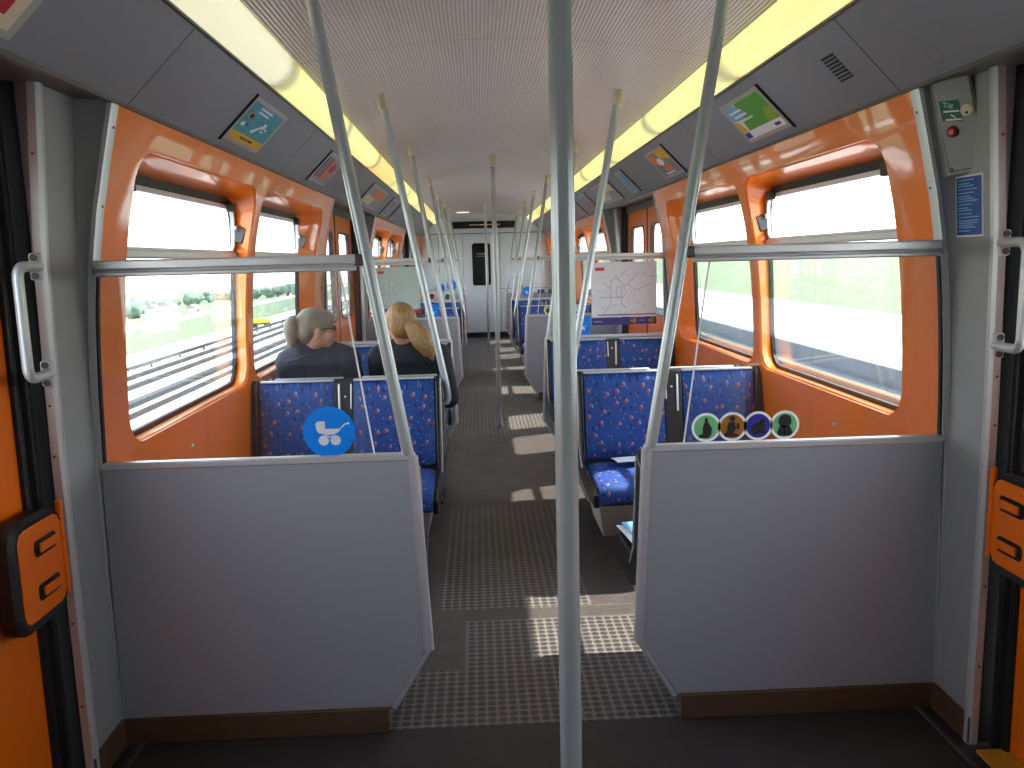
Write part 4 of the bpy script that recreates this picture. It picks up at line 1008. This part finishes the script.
for s in (-1, 1):
    t = empty('curved_handle', (s*1.30, 2.24, 1.18), 'upright curved grey handle bar on the %s door post, level with the rail' % SIDE[s], 'handle', 'door post handles')
    xw, yw = 1.296, 2.262
    zt, zb = (1.492, 1.208)
    xo, yo = 1.288, 2.14
    pts = [(s*xw, yw, zt)]
    for k in range(7):
        a = PI/2*k/6; pts.append((s*(xo+(xw-xo)*(1-math.sin(a))*.0), yo+.03*(1-math.sin(a)), zt-.03*(1-math.cos(a))))
    for k in range(7):
        a = PI/2*k/6; pts.append((s*xo, yo+.03*(1-math.cos(a)), zb+.03*(1-math.sin(a))))
    pts.append((s*xw, yw, zb))
    mb = MB(); mb.tube(pts, .0135, 14); mb.build('bar', TRIMALU, t)
    for z in (zt, zb):
        mb = MB(); mb.box(s*(xw-.012), s*(xw+.022), yw-.010, yw+.004, z-.036, z+.036); br = mb.build('bracket', ALU, t, bevel=.008)
        for q in (-.024, .024): mb = MB(); mb.tube([(s*(xw+.006), yw-.010, z+q), (s*(xw+.006), yw-.015, z+q)], .009, 10); mb.build('screw', SCREW, br)
    # door lever plate with rubber surround
    t = empty('door_lever', (s*1.30, 2.17, .56), 'orange lever plate with a thick black rubber rim on the %s door edge' % SIDE[s], 'lever', 'door lever plates')
    pf = res(rrect(2.03, 2.240, .588, .836, .03), 40); po = res(rrect(1.998, 2.240, .562, .860, .06), 40)
    mb = MB(); mb.prism([(s*1.302, y, z) for y, z in pf], [(s*1.345, y, z) for y, z in pf]); pl = mb.build('plate', DOORORANGE, t, bevel=.004)
    mb = MB(); mb.loft([[(s*1.350, y, z) for y, z in po], [(s*1.312, y, z) for y, z in po], [(s*1.300, a_[0]*.6+b_[0]*.4, a_[1]*.6+b_[1]*.4) for a_, b_ in zip(po, pf)], [(s*1.304, y, z) for y, z in pf]]); mb.build('rubber_rim', RUBBER, t)
    for z in (.772, .655):
        A = res(rrect(2.10, 2.205, z-.022, z+.022, .01), 24)
        mb = MB(); mb.prism([(s*1.3015, y, z_) for y, z_ in A], [(s*1.2985, y, z_) for y, z_ in A]); gp = mb.build('grip_shadow', BLACK, pl)  # black plate stands in for the shadow inside the recessed grip
        mb = MB(); A2 = [(2.115, z-.012), (2.195, z-.012), (2.195, z+.012), (2.115, z+.012)]
        mb.prism([(s*1.299, y, z_) for y, z_ in A2], [(s*1.291, y, z_) for y, z_ in A2]); mb.build('grip', DOORORANGE, pl, bevel=.003)
    mb = MB(); mb.tube([(s*1.304, 2.246, .60), (s*1.304, 2.246, .862)], .009, 10); mb.build('hinge', DOORORANGE, t)

# ------------------------------------------------------------------ people
def remesh(mb, name, m, parent, vox, smooth=6):
    me = bpy.data.meshes.new('tmp'); me.from_pydata(mb.v, [], mb.f); o = bpy.data.objects.new('tmp', me); C.objects.link(o)
    bm = bmesh.new(); bm.from_mesh(me); bmesh.ops.recalc_face_normals(bm, faces=bm.faces); bm.to_mesh(me); bm.free()
    r = o.modifiers.new('r', 'REMESH'); r.mode = 'VOXEL'; r.voxel_size = vox
    sm = o.modifiers.new('s', 'SMOOTH'); sm.iterations = smooth; sm.factor = .5
    dg = bpy.context.evaluated_depsgraph_get(); me2 = bpy.data.meshes.new_from_object(o.evaluated_get(dg)); bpy.data.objects.remove(o)
    off = worg(parent)
    for v in me2.vertices: v.co -= off
    for p in me2.polygons: p.use_smooth = True
    me2.name = name; me2.materials.clear(); me2.materials.append(m)
    ob = bpy.data.objects.new(name, me2); C.objects.link(ob); ob.parent = parent
    return ob
def caps(mb, pts, rs, fl=1.0):
    pts = [Vector(p) for p in pts]
    for i in range(len(pts)-1):
        n = 5; P = [pts[i].lerp(pts[i+1], k/n) for k in range(n+1)]; R = [rs[i]+(rs[i+1]-rs[i])*k/n for k in range(n+1)]
        mb.tube(P, R, 14, flat=fl)
    for p, r in zip(pts, rs): mb.ball(p, r)
def head(mb, c, R, k=1.0):
    """c centre of the cranium; local +y is the face direction"""
    P = lambda x, y, z: c + R @ Vector((x, y, z))*k
    mb.ball(P(0, -.01, .02), (.074*k, .094*k, .092*k), rot=R); mb.ball(P(0, .045, -.035), (.058*k, .048*k, .062*k), rot=R)
    mb.ball(P(0, .055, -.082), (.034*k, .034*k, .024*k), rot=R)                 # chin
    mb.tube([P(0, .088, .012), P(0, .104, -.012), P(0, .112, -.028)], [.008*k, .011*k, .014*k], 10); mb.ball(P(0, .108, -.03), .0145*k)
    mb.ball(P(0, .087, -.058), (.022*k, .010*k, .006*k), rot=R); mb.ball(P(0, .086, -.067), (.019*k, .010*k, .006*k), rot=R)   # lips
    mb.ball(P(0, .080, .030), (.05*k, .016*k, .010*k), rot=R)                # brow
    for e in (-1, 1):
        mb.ball(P(e*.076, -.002, -.012), (.010*k, .020*k, .032*k), rot=R); mb.ball(P(e*.044, .062, -.03), (.020*k, .022*k, .022*k), rot=R)
def hand(mb, w_, palm_dir, side, out):
    """w_ wrist, palm_dir pointing to the fingers, side towards the thumb"""
    d = palm_dir.normalized(); s_ = side.normalized(); n = d.cross(s_).normalized()
    mb.tube([w_, w_+d*.03, w_+d*.08], [.024, .034, .036], 12, flat=.5); mb.ball(w_+d*.05, .026)
    for k, (L, off) in enumerate(((.068, .030), (.076, .010), (.071, -.010), (.056, -.029))):
        a = w_+d*.078+s_*off; b = a+d*L*.45+n*.006*out; c_ = b+d*L*.30+n*.018*out; e = c_+d*L*.15+n*.018*out
        caps(mb, [a, b, c_, e], [.0095, .009, .0082, .007])
    a = w_+d*.025+s_*.024; caps(mb, [a, a+d*.03+s_*.026, a+d*.055+s_*.032+n*.008*out], [.0125, .0105, .0085])
def person(name_label, x, y, headc, headR, jacket, hair, sh_w, arms, legs, zs=1.0, cat='person', hips=.135):
    t = empty('person', (x, y, 0), name_label, cat)
    mb = MB(); hc = Vector(headc)
    neck = Vector((x, y-.115, zs+.035))
    head(mb, hc, headR, 1.0)
    caps(mb, [neck, hc+Vector((0, -.02, -.05))], [.054, .052])
    tor = [Vector((x, y+.03, .60)), Vector((x, y-.02, .74)), Vector((x, y-.08, .90)), Vector((x, y-.11, zs-.03))]
    for p, rx, ry in zip(tor, (.13, .12, .14, .12), (.10, .095, .10, .08)): mb.ball(p, (rx, ry, .12))
    for e, (S, E, W_, hd, ht) in zip((-1, 1), arms):
        caps(mb, [S, E, W_], [.048, .038, .026]); hand(mb, Vector(W_), Vector(hd), Vector(ht), e)
    for (H_, K, A, T) in legs: caps(mb, [H_, K, A], [.075, .052, .036]); caps(mb, [A, T], [.032, .026])
    body = remesh(mb, 'body', SKIN, t, .0055, 5)
    # jacket
    mb = MB()
    prev = [(.02, .53, .165, .125), (.01, .64, .165, .125), (-.03, .76, .16, .12), (-.08, .90, .178, .112), (-.115, zs-.06, .188, .100), (-.12, zs, .14, .085), (-.115, zs+.035, .08, .068)]
    rings = []
    for dy, z, rx, ry in prev: rings.append([Vector((x+rx*sh_w*math.copysign(abs(math.cos(a))**.85, math.cos(a)), y+dy+ry*math.sin(a), z)) for a in [2*PI*k/28 for k in range(28)]])
    mb.loft(rings, caps=True)
    for (S, E, W_, hd, ht) in arms:
        S, E, W_ = Vector(S), Vector(E), Vector(W_); caps(mb, [Vector((x+(S.x-x)*.45, y-.115, zs+.0)), S, E, W_], [.065, .074, .056, .042])
    caps(mb, [Vector((x, y-.115, zs+.01)), Vector((x, y-.105, zs+.055))], [.075, .066])
    jk = remesh(mb, 'jacket', jacket, t, .010, 4)
    # trousers
    mb = MB(); mb.ball((x, y+.04, .565), (.165, .13, .09))
    for (H_, K, A, T) in legs: caps(mb, [H_, K, (Vector(A)+Vector((0, 0, .02)))], [.088, .066, .052])
    remesh(mb, 'trousers', JEANS, t, .010, 4)
    for (H_, K, A, T) in legs:
        mb = MB(); A, T = Vector(A), Vector(T); caps(mb, [A+Vector((0, -.03, -.035)), Vector((T.x, T.y, .045))], [.045, .036]); mb.box(A.x-.042, A.x+.042, A.y-.08, T.y+.03, .0, .03)
        remesh(mb, 'shoe', SHOE, t, .008, 3)
    return t, jk
# older passenger at the window, head turned towards the neighbour
RA = Matrix.Rotation(math.radians(-74), 3, 'Z') @ Matrix.Rotation(math.radians(-6), 3, 'X')
hc1 = Vector((-1.03, 4.60, 1.128))
t1, jk = person('person with pinned-up grey hair and glasses in a navy jacket, at the left window', -1.06, 4.76, hc1, RA, JACKET, HAIRGREY, 1.2,
    [((-1.205, 4.64, .945), (-1.205, 4.80, .70), (-1.10, 5.00, .63), (.5, .8, -.15), (.8, -.5, .1)), ((-.88, 4.64, .955), (-.855, 4.80, .70), (-.96, 5.00, .63), (-.5, .8, -.15), (-.8, -.5, .1))],
    [((-1.14, 4.80, .56), (-1.14, 5.22, .56), (-1.14, 5.20, .09), (-1.14, 5.33, .045)), ((-.97, 4.80, .56), (-.96, 5.22, .56), (-.96, 5.20, .09), (-.96, 5.33, .045))], zs=1.0)
mb = MB(); P = lambda x, y, z: hc1 + RA @ Vector((x, y, z))
mb.ball(P(0, -.022, .032), (.087, .098, .088), rot=RA); mb.ball(P(0, -.055, -.01), (.082, .062, .075), rot=RA)
mb.ball(P(0, -.130, -.005), (.056, .050, .076), rot=RA); mb.ball(P(0, -.125, -.06), (.045, .040, .045), rot=RA)   # pinned roll behind
mb.ball(P(0, .030, .074), (.068, .056, .036), rot=RA); mb.ball(P(0, .062, .052), (.056, .030, .028), rot=RA)
for e in (-1, 1): mb.ball(P(e*.066, .015, .035), (.020, .052, .040), rot=RA)
remesh(mb, 'hair', HAIRGREY, t1, .006, 4)
mb = MB()
for e in (-1, 1):
    c = P(e*.033, .092, .012); mb.tube([c+RA @ Vector((.024*math.cos(a), 0, .017*math.sin(a))) for a in [2*PI*k/16 for k in range(17)]], .0022, 6, caps=False)
    mb.tube([P(e*.058, .090, .015), P(e*.080, .03, .010), P(e*.082, -.005, .000)], .0024, 6)
mb.tube([P(-.01, .098, .014), P(.01, .098, .014)], .0022, 6)
mb.build('glasses', INK, t1)['label'] = 'thin dark glasses frame'
for e in (-1, 1): mb = MB(); mb.ball(P(e*.031, .083, .012), (.013, .008, .008), 12, 8, rot=RA); mb.build('eye', INK, t1)
mb = MB(); mb.tube([(-1.22, 4.575, .955), (-1.13, 4.545, .975), (-1.07, 4.548, 1.0)], .0035, 6)
mb.build('jacket_seam', SEAMC, t1)
# blonde passenger on the aisle side
RB = Matrix.Rotation(math.radians(16), 3, 'Z') @ Matrix.Rotation(math.radians(-10), 3, 'X')
hc2 = Vector((-.575, 4.63, 1.140))
t2, jk = person('person with a long blonde ponytail in a black cardigan and jeans, seated beside the aisle', -.545, 4.77, hc2, RB, BLACKCLOTH, HAIRBLOND, 1.08,
    [((-.70, 4.65, .955), (-.725, 4.81, .70), (-.62, 5.00, .64), (.5, .8, -.15), (.8, -.5, .1)), ((-.375, 4.65, .955), (-.325, 4.73, .70), (-.43, 4.98, .64), (-.4, .85, -.15), (-.85, -.4, .1))],
    [((-.63, 4.80, .56), (-.64, 5.22, .56), (-.64, 5.18, .09), (-.64, 5.32, .045)), ((-.46, 4.80, .56), (-.42, 5.18, .56), (-.435, 5.06, .09), (-.42, 5.19, .045))], zs=.995)
mb = MB(); P = lambda x, y, z: hc2 + RB @ Vector((x, y, z))
mb.ball(P(0, -.020, .030), (.086, .103, .092), rot=RB); mb.ball(P(0, -.055, -.015), (.078, .062, .075), rot=RB); mb.ball(P(.01, .03, .07), (.066, .062, .036), rot=RB)
for e in (-1, 1): mb.ball(P(e*.066, .005, .035), (.020, .052, .045), rot=RB)
remesh(mb, 'hair', HAIRBLOND, t2, .006, 4)
mb = MB()
pt = [P(.02, -.105, -.015), P(.055, -.145, -.035), P(.085, -.155, -.085), P(.105, -.145, -.14), P(.125, -.125, -.18), P(.14, -.10, -.21)]
caps(mb, pt, [.022, .033, .040, .036, .026, .010])
pt = [P(.02, -.105, -.02), P(.035, -.14, -.06), P(.06, -.145, -.12), P(.10, -.13, -.18)]
caps(mb, pt, [.024, .034, .034, .018])
remesh(mb, 'ponytail', HAIRBLOND, t2, .006, 3)
for e in (-1, 1): mb = MB(); mb.ball(P(e*.031, .083, .012), (.013, .008, .008), 12, 8, rot=RB); mb.build('eye', INK, t2)

# ------------------------------------------------------------------ outside
def slab(name, x0, x1, y0, y1, z0, z1, m):
    mb = MB(); mb.box(x0, x1, y0, y1, z0, z1); return tag(mb.build(name, m, origin=(0, 0, 0), smooth=False), kind='structure')
slab('ground', -9.3, 6.3, -40, 260, -1.3, -.98, GRAVEL)
slab('ground', -9.4, -5.55, -40, 260, -1.2, -.93, CONCRETE)
slab('ground', -10.3, -9.4, -40, 260, -1.4, -1.0, CONCRETE)
for x_, w_, m_, segs in ((-5.80, .05, RAILM, None), (-6.30, .19, RAILM, None), (-7.18, .11, RAILM, None), (-7.80, .11, RAILM, None), (-8.22, .10, RAILM, ((2, 16.6), (18.4, 60), (61, 200)))):
    if segs is None:
        mb = MB(); mb.box(x_-w_/2, x_+w_/2, -30, 200, -.93, -.84)
        tag(mb.build('rail', m_, bevel=.0), 'dark track rail %s beyond the left windows' % {-5.8: 'closest to the car', -6.3: 'with the widest dark band', -7.18: 'in the middle of the trackbed', -7.8: 'just inside the broken cover rail'}[x_], 'rail', 'rails outside the left windows')
    else:
        for k, (a, b) in enumerate(segs):
            mb = MB(); mb.box(x_-w_/2, x_+w_/2, a, b, -.84, -.76)
            yy = a+.3
            while yy < min(b, 60): mb.box(x_-.02, x_+.02, yy, yy+.06, -.93, -.83); yy += 2.0
            tag(mb.build('power_rail_cover', m_), ['first length of raised cover rail, ending at a gap', 'second length of raised cover rail beyond the gap', 'farthest length of raised cover rail'][k]+' outside left', 'rail', 'cover rail outside left')
# yellow trackside cabinet
t = empty('trackside_cabinet', (-8.75, 33.4, -1.0), 'small yellow trackside cabinet on a dark frame seen through the left windows', 'cabinet')
mb = MB(); mb.box(-9.05, -8.45, 33.1, 33.7, -.76, -.60); mb.build('box', YELLOWC, t, bevel=.02)
mb = MB(); mb.box(-9.05, -8.45, 33.1, 33.7, -.82, -.76); mb.box(-8.57, -8.47, 33.1, 33.7, -1.0, -.82); mb.box(-9.05, -8.95, 33.1, 33.7, -1.0, -.82); mb.build('frame', RAILM, t)
# left landscape: slope down, meadow, field
def terrain(name, pts, m, y0=-60, y1=420, n=24, amp=.3):
    mb = MB(); rings = []
    for k in range(n+1):
        y = y0+(y1-y0)*k/n; rings.append([Vector((x, y, z+amp*noise.noise(Vector((x*.03, y*.02, 3.1)))*(0 if i == 0 else 1))) for i, (x, z) in enumerate(pts)])
    mb.loft(rings, closed=False); return tag(mb.build(name, m, origin=(0, 0, 0)), kind='structure')
terrain('ground', [(-10.3, -1.02), (-14, -1.75), (-20, -2.7), (-30, -4.2), (-45, -6.4)], GRASS)
terrain('ground', [(-45, -6.4), (-49, -6.7), (-52, -6.9)], CONCRETE, amp=0.3)
terrain('ground', [(-52, -6.9), (-68, -8.2), (-88, -9.4), (-150, -10.4), (-400, -11.0)], FIELD, amp=.8)
random.seed(21); GZ = -7.1
def tree(x, y, z, h, r, label, group):
    t = empty('tree', (x, y, z), label, 'tree', group)
    mb = MB(); mb.tube([(x, y, z-.3), (x+.1, y, z+h*.55)], [.35, .2], 8); mb.build('trunk', BARK, t)
    mb = MB(); sd = random.random()*50
    for k in range(6):
        a = random.uniform(0, 2*PI); rr = r*random.uniform(.5, .75); ox, oy, oz = r*.45*math.cos(a), r*.45*math.sin(a), h*random.uniform(.38, .78)
        k0 = len(mb.v); mb.ball((x+ox, y+oy, z+oz), (rr, rr, rr*.9), 22, 14)
        for i in range(k0, len(mb.v)):
            v = mb.v[i]; d = noise.noise(v*.9+Vector((sd, 0, 0)))*.35*rr + noise.noise(v*3+Vector((sd, 0, 0)))*.16*rr; mb.v[i] = v+(v-Vector((x+ox, y+oy, z+oz))).normalized()*d
    mb.build('crown', LEAF, t, angle=180)
tl = [(-65.8, 160, -8.10, 3.5, 'leftmost tree of the far line, at the near edge of the first window'),
      (-75.6, 190, -8.76, 3.08, 'second tree from the left in the far line'),
      (-82.8, 215, -9.19, 2.83, 'third tree from the left in the far line'),
      (-83.3, 225, -9.22, 2.24, 'low tree just left of the white houses'),
      (-83.4, 235, -9.22, 2.08, 'tree right behind the white houses'),
      (-73.2, 215, -8.61, 3.66, 'tallest tree of the far line, mid first window'),
      (-79.2, 240, -8.97, 2.82, 'tree touching the tallest one on its right'),
      (-77.7, 245, -8.88, 2.78, 'second tree to the right of the tallest one'),
      (-79.8, 262, -8.95, 2.75, 'third tree to the right of the tallest one'),
      (-72.9, 250, -8.59, 2.77, 'tree at the right edge of the first window'),
      (-67.7, 245, -8.28, 2.77, 'tree behind the orange mullion'),
      (-62.4, 240, -7.84, 2.92, 'tree at the left edge of the second window'),
      (-58.6, 236, -7.53, 2.91, 'second tree from the left in the second window'),
      (-54.9, 232, -7.23, 2.91, 'third tree from the left in the second window'),
      (-51.2, 228, -6.95, 3.15, 'second tree from the right in the second window'),
      (-47.0, 222, -6.65, 2.93, 'rightmost tree in the second window')]
for (x_, y_, z_, h_, lb) in tl: tree(x_, y_, z_, h_, h_*.62, lb+' outside left', 'far tree line')
def house(x, y, w_, l_, h_, label):
    t = empty('house', (x, y, GZ), label, 'house', 'far houses')
    mb = MB(); mb.box(x-w_/2, x+w_/2, y-l_/2, y+l_/2, GZ-.4, GZ+h_); wl = mb.build('walls', HOUSEW, t)
    z = GZ+h_; mb = MB(); mb.prism([(x-w_/2-.15, y-l_/2-.3, z), (x+w_/2+.15, y-l_/2-.3, z), (x, y-l_/2-.3, z+w_*.35)], [(x-w_/2-.15, y+l_/2+.3, z), (x+w_/2+.15, y+l_/2+.3, z), (x, y+l_/2+.3, z+w_*.35)]); mb.build('roof', ROOF, t)
    for k in range(3):
        mb = MB(); yy = y-l_*.3+l_*.3*k; mb.box(x+w_/2, x+w_/2+.05, yy-.2, yy+.2, GZ+h_*.45, GZ+h_*.8); mb.build('window', WINPANE, wl)
house(-58.2, 152, 2.0, 2.2, 1.5, 'white house left of centre in the far village'); house(-54.8, 150, 2.4, 2.6, 1.9, 'largest white house in the far village'); house(-51.2, 152, 1.8, 2.0, 1.4, 'white house at the right end of the far village')
# right side: trough, low wall, pale slab, grassy bank
for x_ in (4.9, 6.35):
    mb = MB(); mb.box(x_-.035, x_+.035, -30, 200, -.98, -.82); tag(mb.build('rail', RAILM), '%s track rail outside the right windows' % ('nearer' if x_ < 5 else 'farther'), 'rail', 'rails outside the right windows')
SAND = mat('tan_ballast', (124, 102, 70), .95, vary=(5, .2))
slab('ground', 6.45, 6.75, -40, 260, -1.1, -.90, SAND)
slab('ground', 6.3, 7.15, -40, 260, -1.3, -.96, WALLCON)
slab('ground', 7.15, 7.35, -40, 260, -1.3, -.60, WALLCON)
slab('ground', 7.35, 13.6, -40, 260, -1.3, -.62, CONCRETE)
terrain('ground', [(13.5, -.62), (15, -.3), (19, .55), (26, 1.6), (40, 1.9), (120, 1.6)], GRASS, amp=.25, n=60)
for (y_, lb) in ((38, 'first'), (64, 'second')):
    t = empty('marker_post', (13.2, y_, -.62), '%s small white marker post at the foot of the grassy bank outside right' % lb, 'post', 'white marker posts')
    mb = MB(); mb.tube([(13.2, y_, -.62), (13.2, y_, .15)], .05, 8); mb.build('post', WHITE, t)
    mb = MB(); mb.tube([(13.2, y_, .15), (13.2, y_, .2)], .06, 8); mb.build('post_cap', GREYP, t)
